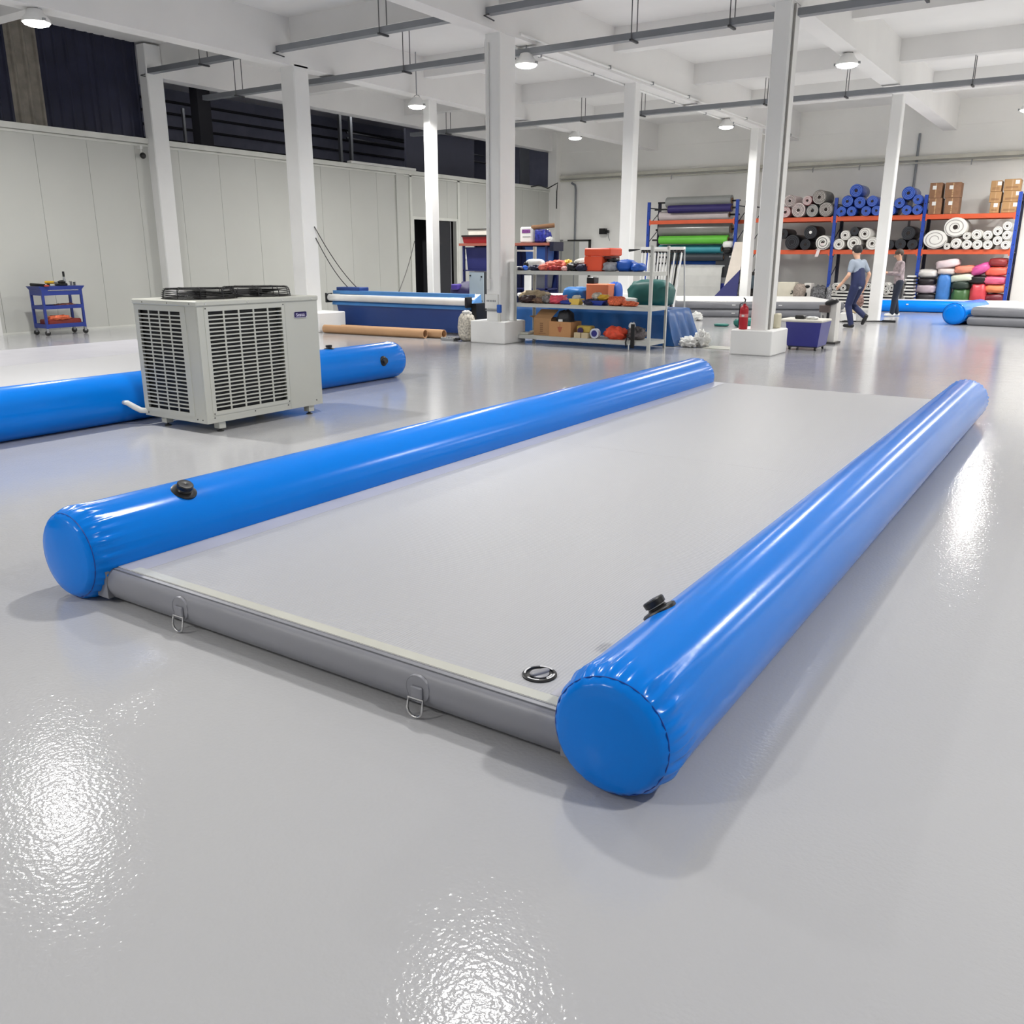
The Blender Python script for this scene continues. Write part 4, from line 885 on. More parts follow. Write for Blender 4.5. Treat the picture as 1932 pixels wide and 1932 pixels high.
one(MB().rbox(sxp(1112, 14.8), sxp(1126, 14.8), 14.7, 14.9, TZ + .402, TZ + .52, .02), 'black_case', BLACK, 'small black case on top of the orange box', 'case', GTB, True)
tblump('blue_bolster', 'blue bag right of the orange box on the draped table', 'bolster', 1152, 1172, TZ, .42, BLUB, .06, .6, 43, 15.05, .35)
tblump('green_sack', 'large dark green stuffed sack on the right end of the draped table', 'sack', 1192, 1272, TZ - .0, .48, M('green_sack', (24, 92, 88), .5, var=.12, vscale=3), .08, .7, 44, 14.75, .6)
t = thing('white_roll', 'white fabric roll lying on the left half of the draped table', 'roll', (-8.6, 15.0, TZ), GTB)
MB().cyl((-9.1, 15.05, TZ + .1), (-8.1, 15.05, TZ + .1), .1, n=20).build('body', PLASTW, t, True); MB().cyl((-8.1, 15.05, TZ + .1), (-8.05, 15.05, TZ + .1), .03, n=10).build('core', CARD, t, True)
tblump('black_crate', 'black crate at the left end of the draped table', 'crate', 986, 1010, TZ, .2, BLACK, .02, .3, 45, 14.75, .3)
tblump('white_foam', 'white foam block on the draped table before the slim column', 'foam block', 1164, 1205, TZ, .18, PLASTW, .02, .25, 46, 14.46, .14)
t = thing('plastic_bag', 'crumpled white plastic bag on the floor at the edge of the blue tarp', 'bag', (-5.85, 14.5, 0))
MB().blob((-5.9, 14.42, .085), (.3, .26, .17), .6, .9, 51, 30, 18, 3.6, floor=.001).build('bag', PLASTW, t, 2); MB().blob((-5.72, 14.55, .12), (.24, .2, .25), .7, .9, 52, 30, 18, 3.6, floor=.001).build('bag_neck', PLASTW, t, 2)
# leaning white tube and bottle on column plinth
one(MB().path([(-8.85, 13.35, .385), (-8.89, 13.42, .8), (-8.945, 13.5, 1.4)], .045, 14), 'leaning_tube', PLASTW, 'white plastic tube leaning against the column beside the shelf', 'tube', smooth=True)
t = thing('squeeze_bottle', 'small bottle with a blue top on the column plinth', 'bottle', (-8.95, 13.1, .39))
MB().lathe([(.03, .39), (.032, .4), (.03, .5), (.02, .54)], (-8.95, 13.1, 0), (0, 0, 1), 14).build('body', M('clear_plastic', (214, 214, 206), .3), t, True); MB().rbox(-8.99, -8.91, 13.07, 13.13, .54, .68, .015).build('blue_top', M('bottle_blue', (36, 90, 180), .4), t, True)
# rack of upright white poles behind the shelf's right end
t = thing('pole_rack', 'white frame holding a row of upright white and black poles', 'pole rack', (-7.7, 17.5, 0))
pa, pb = onY(1216, 465, 17.4), onY(1290, 465, 17.4)
MB().box(pa.x - .05, pb.x + .02, 17.35, 17.45, 1.62, 1.69).build('top_bar', PLASTW, t)
for k in range(13):
    f = k / 12; xx = pa.x + (pb.x - pa.x) * f
    MB().path([(xx, 17.33, 1.6), (xx - .12 * f, 17.2, .05)], .02, 8).build('pole', (BLACK if k in (9, 11) else PLASTW), t, True)
    MB().cb((xx, 17.34, 1.6), (.05, .06, .06)).build('clip', BLACK, t)
MB().path([(pb.x + .02, 17.4, 1.64), (pb.x + .28, 17.0, .02)], .018, 8).build('stay', GREYM, t, True)
MB().path([(pa.x - .1, 17.4, 1.64), (pa.x - .35, 17.4, 1.62)], [.008, .03], 6).build('arm', BLACK, t, True)
MB().box(pa.x - .05, pb.x - .1, 17.1, 17.3, 0, .05).build('foot', PLASTW, t)

# ================================================================== PALLET RACKS
YR0, YR1 = 28.6, 29.55
def upright(parent, x, h):
    for yy, m in ((YR0, RACKB), (YR1 - .08, RACKD)):
        MB().box(x - .045, x + .045, yy, yy + .08, 0, h).build('upright_post', m, parent)
        for k in range(8): MB().cb((x, yy - .001, .3 + k * .38), (.02, .003, .03)).build('slot', BLACK, parent)
    z = .3; s = 1
    while z < h - .4:
        MB().path([(x, YR0 + .08, z), (x, YR1 - .08, z + .45 * s if s > 0 else z + .45)], .014, 6).build('brace', RACKD, parent); z += .55
    for z in (.25, h - .2, h / 2): MB().box(x - .012, x + .012, YR0 + .08, YR1 - .08, z, z + .03).build('tie', RACKD, parent)
def beams(parent, x0, x1, ztop):
    for yy in (YR0 - .012, YR1 - .07): MB().box(x0 + .046, x1 - .046, yy, yy + .05, ztop - .125, ztop).build('beam', ORANGE, parent)
    for xx in (x0 + .046, x1 - .086): MB().box(xx, xx + .04, YR0 - .02, YR0 - .013, ztop - .17, ztop + .02).build('beam_bracket', ORANGE, parent)
    MB().box(x0 + .05, x1 - .05, YR0 + .04, YR1 - .071, ztop - .03, ztop - .004).build('shelf_deck', M('deck_grey', (140, 138, 134), .7), parent)
RX = [-9.78, -7.27, -4.78, -2.42]
rk = thing('pallet_rack', 'long blue and orange pallet rack along the back wall, stacked with fabric rolls', 'rack', (-6.1, 29.1, 0))
for x in RX: upright(rk, x, 3.2)
for i in range(3):
    for z in (2.66, 1.70): beams(rk, RX[i], RX[i + 1], z)
rl = thing('pallet_rack', 'single blue and orange rack holding long coloured rolls crosswise', 'rack', (-11.9, 29.1, 0))
for x in (-13.42, -10.34): upright(rl, x, 3.25)
for yy in (YR0 - .012, YR1 - .07): MB().box(-13.37, -10.39, yy, yy + .05, 2.54, 2.66).build('beam', ORANGE, rl)
for xx in (-13.36, -10.43): MB().box(xx, xx + .04, YR0 - .02, YR0 - .013, 2.5, 2.7).build('beam_bracket', ORANGE, rl)

# crosswise rolls on rods
GR = 'coloured rolls on the single rack'
def xroll(py, rz, mat, label, px0=1257, px1=1380, Y=29.0, name='material_roll', core=True):
    a, b = onY(px0, py, Y), onY(px1, py, Y); z = (a.z + b.z) / 2
    t = thing(name, label, 'roll', ((a.x + b.x) / 2, Y, z - rz), GR)
    MB().cyl((a.x, Y, z), (b.x, Y, z), rz, n=28).build('body', mat, t, True)
    if core:
        MB().cyl((-13.3, Y, z), (-10.42, Y, z), .03, n=10).build('spindle', BLACK, t, True)
        MB().cyl((b.x, Y, z), (b.x + .012, Y, z), rz * .55, n=20).build('end_core', CARDD, t, True)
    return t
xroll(380.5, .17, M('roll_grey', (150, 152, 150), .5), 'grey material roll lying highest on the single rack', 1259, 1381, 29.1)
xroll(393.5, .125, M('roll_navy', (40, 30, 96), .5), 'dark navy material roll just above the white roll', 1262, 1381, 28.85)
xroll(406.5, .15, M('roll_pinkwhite', (214, 204, 204), .55), 'pinkish white material roll resting behind the orange beam', 1246, 1376, 29.1)
xroll(433, .24, M('roll_film', (128, 128, 124), .25), 'glossy grey film roll right below the orange beam', 1247, 1380, 29.0)
xroll(452.5, .135, M('roll_green', (92, 176, 54), .5), 'bright green material roll', 1245, 1374, 28.75)
xroll(470, .15, M('roll_teal', (64, 150, 164), .5), 'teal material roll below the green one', 1245, 1362, 29.0)
xroll(485.5, .12, M('roll_dark', (40, 48, 56), .5), 'near-black material roll below the teal one', 1262, 1366, 28.75)
xroll(497, .14, M('roll_blue', (36, 96, 196), .45), 'royal blue material roll above the hanging white cloth', 1262, 1358, 29.05)
t = thing('hanging_sheet', 'wide white cloth hanging from the lowest roll of the single rack', 'cloth', (-12, 28.7, .15), GR)
a, b = onY(1245, 508, 28.62), onY(1362, 508, 28.62)
rings = []
for k, (z, dy, tk) in enumerate(((1.2, .1, .01), (1.14, .02, .012), (.9, -.03, .012), (.55, -.05, .012), (.15, -.02, .012))):
    rings.append([(a.x, 28.62 + dy, z), (b.x, 28.62 + dy, z), (b.x, 28.62 + dy + tk, z), (a.x, 28.62 + dy + tk, z)])
MB().loft(rings).build('cloth', M('cloth_white', (196, 196, 192), .6), t)
MB().cyl((a.x - .05, 28.76, 1.2), (b.x + .05, 28.76, 1.2), .05, n=12).build('carrier_roll', GREYM, t, True)
p = onY(1371, 466, 28.55)
t = thing('wrapped_bundle', 'white and black wrapped bundle beside the end of the teal roll', 'bundle', (p.x, 28.6, p.z - .3), GR)
MB().blob((p.x, 28.68, p.z + .08), (.34, .3, .22), .1, .7, 3).build('white_wrap', PLASTW, t, 2); MB().blob((p.x, 28.68, p.z - .1), (.3, .28, .2), .1, .7, 4).build('black_wrap', BLACK, t, 2)
t = thing('black_pad_stack', 'stack of black panels standing at the right upright of the single rack', 'panel', (-10.85, 28.75, 0), GR)
MB().box(-10.98, -10.42, 28.72, 28.8, .85, 1.6).build('panel', M('pad_black', (44, 45, 48), .5), t); MB().box(-10.98, -10.42, 28.74, 28.82, .0, .85).build('panel', M('pad_grey', (150, 150, 152), .5), t)
for zz in (1.5, 1.2, .92): MB().cyl((-10.5, 28.71, zz), (-10.5, 28.72, zz), .03, n=10).build('rivet', PLASTW, t)
MB().box(-10.9, -10.55, 28.72, 28.735, .35, .65).build('blue_print', M('print_blue', (50, 60, 150), .5, var=.5, vscale=14), t)
t = thing('leaning_board', 'tall cream board leaning between the two racks', 'board', (-10.1, 28.4, 0))
MB().loft([[(-10.45, 27.9, 0), (-10.0, 27.9, 0), (-10.0, 27.95, 0), (-10.45, 27.95, 0)], [(-10.3, 28.5, 1.95), (-9.95, 28.5, 1.95), (-9.95, 28.55, 1.95), (-10.3, 28.55, 1.95)]]).build('sheet', M('cream_board', (218, 208, 196), .6), t)
t = thing('navy_sail', 'navy pointed fabric sheet leaning before the cream board', 'fabric', (-10.1, 27.6, 0))
MB().add([(-10.75, 27.45, 0), (-9.75, 27.45, 0), (-9.8, 27.75, 1.1), (-10.75, 27.5, 0), (-9.75, 27.5, 0), (-9.8, 27.8, 1.1)], [(0, 1, 2), (5, 4, 3), (0, 3, 4, 1), (1, 4, 5, 2), (2, 5, 3, 0)]).build('sheet', M('sail_navy', (26, 30, 96), .5), t)
t = thing('office_chair', 'dark high-backed chair standing behind the fire extinguisher column', 'chair', (-8.4, 26.0, 0))
p = onY(1416, 540, 27.2)
MB().rbox(p.x - .25, p.x + .3, 27.15, 27.25, .35, 1.05, .04).build('backrest', M('chair_dark', (46, 42, 42), .6), t, True)
MB().rbox(p.x - .02, p.x + .25, 27.1, 27.15, .55, .95, .03).build('inner_pad', M('chair_pad', (92, 108, 118), .6, var=.2), t, True)
MB().rbox(p.x - .25, p.x + .3, 26.85, 27.15, .34, .42, .03).build('seat', M('chair_dark'), t, True)
for dx in (-.22, .22):
    for yy in (26.9, 27.2): MB().box(p.x + dx, p.x + dx + .04, yy, yy + .04, 0, .34).build('leg', BLACK, t)
t = thing('hoop_bundle', 'grey looped net hanging from the rack above the dark chair', 'net', (-9.4, 28.5, 1.0))
p = onY(1408, 505, 28.45)
for k in range(3): MB().path([(p.x + (.1 + .03 * k) * cos(2 * pi * j / 20), 28.45 - .03 * k, p.z + (.26 + .03 * k) * sin(2 * pi * j / 20)) for j in range(20)], .02, 6, True).build('loop', M('net_grey', (120, 112, 106), .7), t, 2)
MB().path([(p.x, 28.45, p.z + .3), (p.x, 28.56, 1.6)], .01, 5).build('cord', GREYM, t)

# end-on rolls
_rollmesh = {}
def roll_end(px, py, rpx, mat, endmat, ringmat, label, group, L=.95, name='fabric_roll', core=True, sx=1.0, seed=0, Y=28.52, turns=4, zfloor=None, xz=None):
    p = onY(px, py, Y); r = rpx * mpp(p)
    z = p.z
    if xz: p = Vector((xz[0], Y, xz[1])); z = xz[1]
    if zfloor is not None and z - r < zfloor: z = zfloor + r + .001
    t = thing(name, label, 'roll', (p.x, Y, z - r), group)
    c = Vector((p.x, Y, z)); n = 26
    rings = []
    for h, f in ((0, .97), (.02, 1.0), (L - .02, 1.0), (L, .97)):
        rings.append([(c.x + r * f * sx * cos(2 * pi * k / n) * (1 + .03 * noise.noise(Vector((cos(2 * pi * k / n) * 1.5, sin(2 * pi * k / n) * 1.5, px)))), c.y + h, c.z + r * f * sin(2 * pi * k / n) * (1 + .03 * noise.noise(Vector((cos(2 * pi * k / n) * 1.5, sin(2 * pi * k / n) * 1.5, px + 7))))) for k in range(n)])
    MB().loft(rings).build('body', mat, t, True)
    MB().lathe([(.001, -.004), (r * .93, -.004), (r * .93, .01)], c, (0, 1, 0), n, False).build('end_face', endmat, t)
    # spiral edge of the wound layers
    mb = MB(); vs = []; NN = 26 * turns
    for k in range(NN + 1):
        a = 2 * pi * k / 26 + seed; rr = r * (.28 + .66 * k / NN); wd = .035 * r + .0015
        wob = 1 + .05 * noise.noise(Vector((a * .7, seed, px)))
        for d in (-wd, wd): vs.append((c.x + (rr * wob + d) * sx * cos(a), c.y - .007, c.z + (rr * wob + d) * sin(a)))
    mb.add(vs, [(2 * k, 2 * k + 2, 2 * k + 3, 2 * k + 1) for k in range(NN)]); mb.build('wound_edge', ringmat, t)
    if 'white plug' in label: MB().lathe([(.001, -.012), (.045, -.012), (.045, .0)], c, (0, 1, 0), 14, False).build('end_plug', PLASTW, t)
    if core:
        MB().lathe([(.001, -.006), (r * .2, -.006), (r * .24, -.009), (r * .24, .0)], c, (0, 1, 0), 16, False).build('core', M('core_shade', (40, 30, 26), .8), t)  # dark disc stands in for the shade inside the hollow core
    return t
PINKW = M('r_pinkwhite', (222, 208, 206), .7); GREYR = M('r_grey', (120, 118, 114), .7); GREYW = M('r_greywhite', (190, 186, 180), .7); ROSE = M('r_rose', (140, 84, 88), .7, var=.4, vscale=20)
DGREY = M('r_dgrey', (70, 78, 80), .7, var=.4, vscale=25); LINE = M('r_line', (96, 88, 86), .7); BLR = M('r_blue', (36, 70, 160), .22, var=.15); BLRL = M('r_blue_light', (84, 118, 206), .25); BLKR = M('r_black', (15, 15, 20), .3); BLKL = M('r_black_light', (58, 60, 66), .35)
WHR = M('r_white', (222, 220, 214), .55); WHL = M('r_white_line', (156, 152, 148), .7)
ORD = ('first', 'second', 'third', 'fourth', 'fifth', 'sixth', 'seventh', 'eighth')
def roll_heap(items, group, zf, spans, Y=28.52):
    # items: px, py, rpx, mat, end, ring, label, kwargs; circles are pushed apart so that nothing interpenetrates
    cs = []
    for it in items:
        p = onY(it[0], it[1], Y); r = it[2] * mpp(p); sx = it[7].get('sx', 1.0)
        sp = [q for q in spans if q[0] - .15 < p.x < q[1] + .15]; sp = sp[0] if sp else spans[0]
        cs.append([p.x, p.z, r * (1 + (sx - 1) * .5) * 1.03, sp])
    for k in range(250):
        for i in range(len(cs)):
            c = cs[i]
            for j in range(i):
                d_ = cs[j]; dx = c[0] - d_[0]; dz = c[1] - d_[1]; dd = sqrt(dx * dx + dz * dz) + 1e-6; ov = c[2] + d_[2] - dd
                if ov > 0:
                    c[0] += dx / dd * ov / 2; c[1] += dz / dd * ov / 2; d_[0] -= dx / dd * ov / 2; d_[1] -= dz / dd * ov / 2
            c[1] = max(c[1] - .0008, zf + c[2] / 1.03); c[0] = min(max(c[0], c[3][0] + c[2]), c[3][1] - c[2])
    for it, c in zip(items, cs): roll_end(it[0], it[1], it[2], it[3], it[4], it[5], it[6], group, seed=it[0], xz=(c[0], c[1]), **it[7])
SP = [(RX[i] + .05, RX[i + 1] - .05) for i in range(3)]
heap = [(1484, 398, 10, ROSE, ROSE, PINKW, 'dark rose striped roll low on the upper rack shelf beside the column', {}),
    (1497, 381.6, 10.5, PINKW, PINKW, LINE, 'smaller pink-white roll resting on the larger pink-white one', {}),
    (1507, 398, 13, PINKW, PINKW, LINE, 'larger pink-white roll at the front of the upper rack shelf', {}),
    (1518, 382, 9, ROSE, ROSE, PINKW, 'small rose-brown roll behind the pink-white rolls', {}),
    (1535, 395, 11.5, DGREY, DGREY, GREYW, 'dark grey speckled roll between the pink-white and grey rolls', {}),
    (1549, 370, 13, GREYR, GREYW, LINE, 'grey carpet roll lying on top of the other grey rolls', {}),
    (1559, 396, 13, GREYR, GREYW, LINE, 'grey carpet roll at the blue upright, below the topmost grey roll', {})]
roll_heap(heap, 'printed carpet rolls on the upper rack shelf', 2.66, SP)
T3 = dict(turns=3)
heap = [(px, 398, 9, BLR, BLR, BLRL, ORD[k] + ' blue wrapped roll on the shelf board counted from the grey carpet rolls', T3) for k, px in enumerate((1588, 1608, 1628, 1649))]
heap += [(1597, 379, 10.5, BLR, BLR, BLRL, 'blue wrapped roll lying on the two nearest the grey carpet rolls', T3), (1624, 379, 10.5, BLR, BLR, BLRL, 'blue wrapped roll in the middle of the second layer beside the column', T3), (1648, 381, 10, BLR, BLR, BLRL, 'blue wrapped roll of the second layer touching the white column in view', T3),
    (1611.6, 362, 12, BLR, BLR, BLRL, 'topmost blue wrapped roll of the heap right of the grey rolls', T3)]
heap += [(px, 397, 9, BLR, BLR, BLRL, ORD[k] + ' blue wrapped roll on the shelf board counted from the cardboard boxes', T3) for k, px in enumerate((1728, 1709, 1690))]
heap += [(1727, 384, 9, BLR, BLR, BLRL, 'blue wrapped roll of the second layer beside the cardboard boxes', T3), (1698, 380.5, 9.5, BLR, BLR, BLRL, 'blue wrapped roll of the second layer just right of the column', T3), (1717, 367, 12, BLR, BLR, BLRL, 'topmost blue wrapped roll of the heap next to the cardboard boxes', T3)]
roll_heap(heap, 'blue wrapped rolls on the upper rack shelf', 2.66, SP)
NC = dict(turns=3, core=False)
heap = [(1487, 464, 14, BLKR, BLKR, BLKL, 'fat black plastic-wrapped roll beside the white column on the lower rack shelf', NC), (1484, 442, 9.5, BLKR, BLKR, BLKL, 'black roll lying on the fat wrapped roll', T3), (1522, 467, 10, BLKR, BLKR, BLKL, 'black roll under the one with a white core', T3), (1525, 447, 12.5, BLKR, BLKR, BLKL, 'black roll with a white plug in its end on the lower rack shelf', NC),
    (1552, 464, 13, WHR, WHR, BLKR, 'white roll with bold black rings and a loose tail on the lower rack shelf', dict(turns=2))]
roll_heap(heap, 'rolls on the lower rack shelf left of the first blue upright', 1.7, SP)
W2 = dict(turns=2)
heap = [(1588, 464, 10, WHR, WHR, WHL, 'first white roll on the lower board right of the blue upright', W2), (1611, 462, 12.5, WHR, WHR, WHL, 'largest white roll on the lower board behind the person in navy', W2), (1637, 463, 11.5, WHR, WHR, WHL, 'white roll on the lower board beside the column between the people', W2), (1598, 445, 9, WHR, WHR, WHL, 'white roll of the second layer nearest the blue upright', W2), (1626, 443, 11, WHR, WHR, WHL, 'white roll of the second layer next to the small black roll', W2), (1612, 437, 8, BLKR, BLKR, BLKL, 'small black roll among the white rolls on the lower rack shelf', T3),
    (1688, 459, 9, BLKR, BLKR, BLKL, 'small black roll beside the white column on the lower rack shelf', T3), (1706, 463, 10, BLKR, BLKR, BLKL, 'black roll low in the heap above the person in grey', T3), (1726, 462, 9.5, BLKR, BLKR, BLKL, 'small black roll by the blue upright on the lower rack shelf', T3), (1713.5, 441, 12.5, BLKR, BLKR, BLKL, 'black roll on top of the heap above the person in grey', T3)]
roll_heap(heap, 'rolls on the lower rack shelf behind the people', 1.7, SP)
heap = [(1778, 458, 17, WHR, WHR, WHL, 'large white folded bundle at the end of the white heap', dict(turns=2, sx=1.2, core=False)), (1815, 434, 18, WHR, WHR, WHL, 'largest white folded roll, lying on top of the white heap', dict(turns=2, sx=1.12))]
heap += [(px, 464, r, WHR, WHR, WHL, ORD[k] + ' small white roll on the board counted from the large folded bundle', W2) for k, (px, r) in enumerate(((1801, 6), (1816, 9.5), (1834.6, 8.7), (1853, 8.7), (1871, 8.5), (1889, 8.3), (1906, 8.3)))]
heap += [(px, py, r, WHR, WHR, WHL, ORD[k] + ' small white roll in the second layer counted from the largest folded roll', W2) for k, (px, py, r) in enumerate(((1831, 449, 7), (1849, 446.5, 9.5), (1867, 446, 8.5), (1883, 447, 8.5), (1904, 447, 8.5)))]
heap += [(1896, 438, 8, WHR, WHR, WHL, 'single small white roll on top of the second layer near the last upright', W2)]
roll_heap(heap, 'white rolls under the cardboard boxes', 1.7, SP)
p = onY(1525, 447, 28.5)
p = onY(1540, 478, 28.5)
one(MB().loft([[(p.x + .12, 28.5, 1.9), (p.x + .22, 28.5, 1.9), (p.x + .22, 28.51, 1.9), (p.x + .12, 28.51, 1.9)], [(p.x, 28.54, 1.7), (p.x + .1, 28.54, 1.7), (p.x + .1, 28.55, 1.7), (p.x, 28.55, 1.7)], [(p.x - .05, 28.53, 1.5), (p.x + .05, 28.53, 1.5), (p.x + .05, 28.54, 1.5), (p.x - .05, 28.54, 1.5)]]), 'fabric_tail', PINKW, 'loose pale fabric tail hanging over the orange beam', 'fabric')

# cardboard boxes
def carton(px0, px1, py0, py1, label, mat, Y=28.62, d=.5, zf=None, lab=True, group='cartons on the upper rack shelf'):
    a, b = onY(px0, py1, Y), onY(px1, py0, Y); z0 = a.z if zf is None else zf
    h = onY((px0 + px1) / 2, py0, Y).z - onY((px0 + px1) / 2, py1, Y).z
    t = thing('carton', label, 'box', ((a.x + b.x) / 2, Y + d / 2, z0), group)
    MB().rbox(a.x + .004, b.x - .004, Y, Y + d, z0, z0 + h - .003, .012).build('body', mat, t, True)
    MB().box(a.x + .004 + (b.x - a.x) * .46, a.x + .004 + (b.x - a.x) * .54, Y - .002, Y, z0 + .015, z0 + h - .018).build('tape', M('tape_tan', (186, 150, 110), .4), t)
    if lab:
        w = b.x - a.x; f = lab if isinstance(lab, float) else .4
        MB().box(a.x + w * f - .05, a.x + w * f + .05, Y - .005, Y - .001, z0 + h * .55, z0 + h * .55 + .1).build('paper_label', PLASTW, t)
    for k in range(2): MB().box(a.x + .05, b.x - .05, Y - .0035, Y - .0005, z0 + h * (.2 + .1 * k), z0 + h * (.2 + .1 * k) + .015).build('printed_line', CARDD, t)
    return z0 + h
CB1 = M('carton_brown', (140, 104, 78), .85, var=.12, vscale=9); CB2 = M('carton_tan', (172, 134, 92), .85, var=.06, vscale=6)
z = carton(1750, 1778.5, 371, 402, 'dark brown carton, lower left of the four-box block on the rack', CB1, zf=2.662)
carton(1752, 1779.5, 342, 371, 'dark brown carton, upper left of the four-box block on the rack', CB1, zf=z)
z = carton(1780, 1811, 371, 402, 'dark brown carton, lower right of the four-box block on the rack', CB1, zf=2.662)
carton(1781, 1815, 342, 371, 'dark brown carton, upper right of the four-box block on the rack', CB1, zf=z)
z1 = carton(1866, 1887, 379, 399.5, 'narrow tan carton at the bottom of the tall tan stack', CB2, zf=2.662, lab=.6)
z2 = carton(1865.5, 1891, 359, 379, 'narrow torn tan carton in the middle of the tall tan stack', CB2, zf=z1, lab=False)
carton(1868, 1892, 338, 359, 'narrow tan carton on top of the tall tan stack', CB2, zf=z2, lab=.8)
z1 = carton(1888, 1921, 378, 399, 'wide tan carton at the bottom of the tall tan stack', CB2, zf=2.662, lab=.85)
z2 = carton(1891.5, 1927, 357, 378, 'wide tan carton in the middle of the tall tan stack', CB2, zf=z1, lab=.85)
carton(1893, 1928, 335, 357, 'wide tan carton on top of the tall tan stack', CB2, zf=z2, lab=.8)

# cushions in the bottom bay
gc = 'bagged cushions in the bottom rack bay'
def cushion(px, py, w, h, rgb, label, tilt=0, Y=28.75, e=.55, nz=.07, dep=.7, bot=None):
    p = onY(px, py, Y); s = mpp(p)
    m = M('cushion_%d_%d_%d' % rgb, rgb, .38, var=.12, vscale=5)
    return blobthing('cushion', label, 'cushion', (p.x, Y + dep / 2 - .2, p.z), (w * s, dep, h * s), m, nz, e, px % 17, gc, rot=Matrix.Rotation(radians(-tilt), 4, 'Y'), floor=bot)
cushion(1746, 562, 36, 16, (60, 58, 62), 'dark grey cushion at the bottom left of the cushion bay', bot=.001)
cushion(1746, 545, 37, 17, (196, 180, 190), 'mauve-white cushion above the dark grey one')
cushion(1748, 531, 32, 13, (40, 34, 38), 'black cushion squeezed between the mauve and the white cushion')
cushion(1750, 516, 36, 16, (212, 208, 204), 'grey-white wrinkled cushion at the left of the cushion bay')
cushion(1780, 545, 25, 62, (66, 124, 196), 'tall blue upright cushion bag with darker print', bot=.001)
cushion(1786, 512, 31, 12, (216, 204, 200), 'white cushion resting on the tall blue bag')
cushion(1788, 497.7, 42, 16, (222, 204, 206), 'pale pink cushion lying highest in the cushion bay', 10)
cushion(1812, 561, 33, 34, (66, 104, 60), 'grass green upright cushion', bot=.001)
cushion(1813, 538, 33, 18, (40, 54, 46), 'dark green cushion above the grass green one')
cushion(1815.6, 524.5, 42, 15, (204, 210, 192), 'pale green-white flat cushion', 8)
cushion(1820, 508, 35, 14, (226, 140, 116), 'peach cushion in the upper middle of the bay', 5)
cushion(1846, 555, 31, 42, (206, 70, 80), 'tall red upright cushion', bot=.001)
cushion(1851, 507.6, 36, 19, (206, 84, 148), 'magenta cushion tilted in the upper middle of the bay', 24)
cushion(1848, 528, 36, 16, (30, 24, 26), 'black cushion between the magenta and the red one')
cushion(1876, 563, 36, 18, (110, 34, 46), 'maroon cushion at the bottom right of the bay', bot=.001)
cushion(1878, 545, 38, 15, (232, 136, 92), 'orange cushion above the maroon one', 0)
cushion(1877, 529, 42, 16, (212, 96, 128), 'rose pink cushion third from the bottom at the right', 0)
cushion(1881, 512, 40, 17, (230, 98, 80), 'coral red cushion below the dark red one', 3)
cushion(1885, 495, 34, 16, (140, 48, 50), 'dark red cushion at the upper right of the bay')

# floor-level goods in the other bays
gf = 'goods on the floor under the rack'
p = onY(1482, 548, 28.3); s = mpp(p)
t = thing('white_cooler', 'cream white box with a black handle loop under the rack', 'box', (p.x, 28.5, 0), gf)
MB().rbox(p.x - 16 * s, p.x + 17 * s, 28.3, 28.7, 0, p.z + .25, .03).build('body', M('cream_box', (220, 214, 196), .5), t, True); MB().path([(p.x + 10 * s, 28.29, p.z - .1), (p.x + 14 * s, 28.28, p.z - .06), (p.x + 14 * s, 28.28, p.z + .0), (p.x + 11 * s, 28.29, p.z - .02)], .012, 6).build('handle', BLACK, t, True)
p = onY(1513, 548, 28.2); s = mpp(p)
t = thing('spotted_bag', 'grey-brown furry bag with white and black patches under the rack', 'bag', (p.x, 28.3, 0), gf)
MB().blob((p.x - 5 * s, 28.3, p.z - .05), (24 * s, .4, .5), .1, .7, 3).build('bag', M('fur_grey', (150, 138, 128), .9, var=.5, vscale=40), t, 2); MB().rbox(p.x + 2 * s, p.x + 16 * s, 28.25, 28.6, 0, p.z + .22, .03).build('white_flap', M('spot_white', (216, 212, 206), .6), t, True)
MB().blob((p.x + 9 * s, 28.24, p.z + .12), (9 * s, .05, 6 * s)).build('black_patch', BLACK, t, 2); MB().blob((p.x + 7 * s, 28.24, p.z - .12), (4 * s, .05, 8 * s)).build('black_patch', BLACK, t, 2)
MB().box(p.x - 14 * s, p.x + 2 * s, 28.2, 28.5, 0, p.z - .2).build('base_box', M('fur_grey'), t)
for k, (px, py, w, h, rgb, lab) in enumerate(((1545, 552, 30, 24, (90, 90, 92), 'dark bag of speckled balls under the rack'), (1567, 549, 16, 22, (130, 130, 132), 'bag of small black and white rolls by the blue upright'))):
    p = onY(px, py, 28.1); s = mpp(p)
    blobthing('speckled_bag', lab, 'bag', (p.x, 28.2, (p.z + h * s / 2) / 2), (w * s, .5, p.z + h * s / 2), M('speckle_%d' % k, rgb, .5, var=.95, vscale=30), .2, .7, 4 + k, gf, floor=.001)
for k, (px, py, r) in enumerate(((1577, 541, 7), (1591, 543, 6.5), (1574, 552, 5), (1639, 540, 7), (1671, 540, 6.5), (1682, 543, 6), (1672, 551, 6))):
    roll_end(px, py, r, WHR if k % 2 == 0 else BLKR, WHR, BLKR, ('small white roll by the first blue upright on the strip stack', 'second small roll on the strip stack beside the person in navy', 'smallest roll at the front of the strip stack by the blue upright', 'small dark roll tucked left of the column between the people', 'small white roll right of the column, on the strip stack', 'dark small roll beside the person in grey', 'small white roll lowest on the strip stack right of the column')[k], 'small black and white rolls under the rack', .5, seed=k, turns=2, Y=27.95)
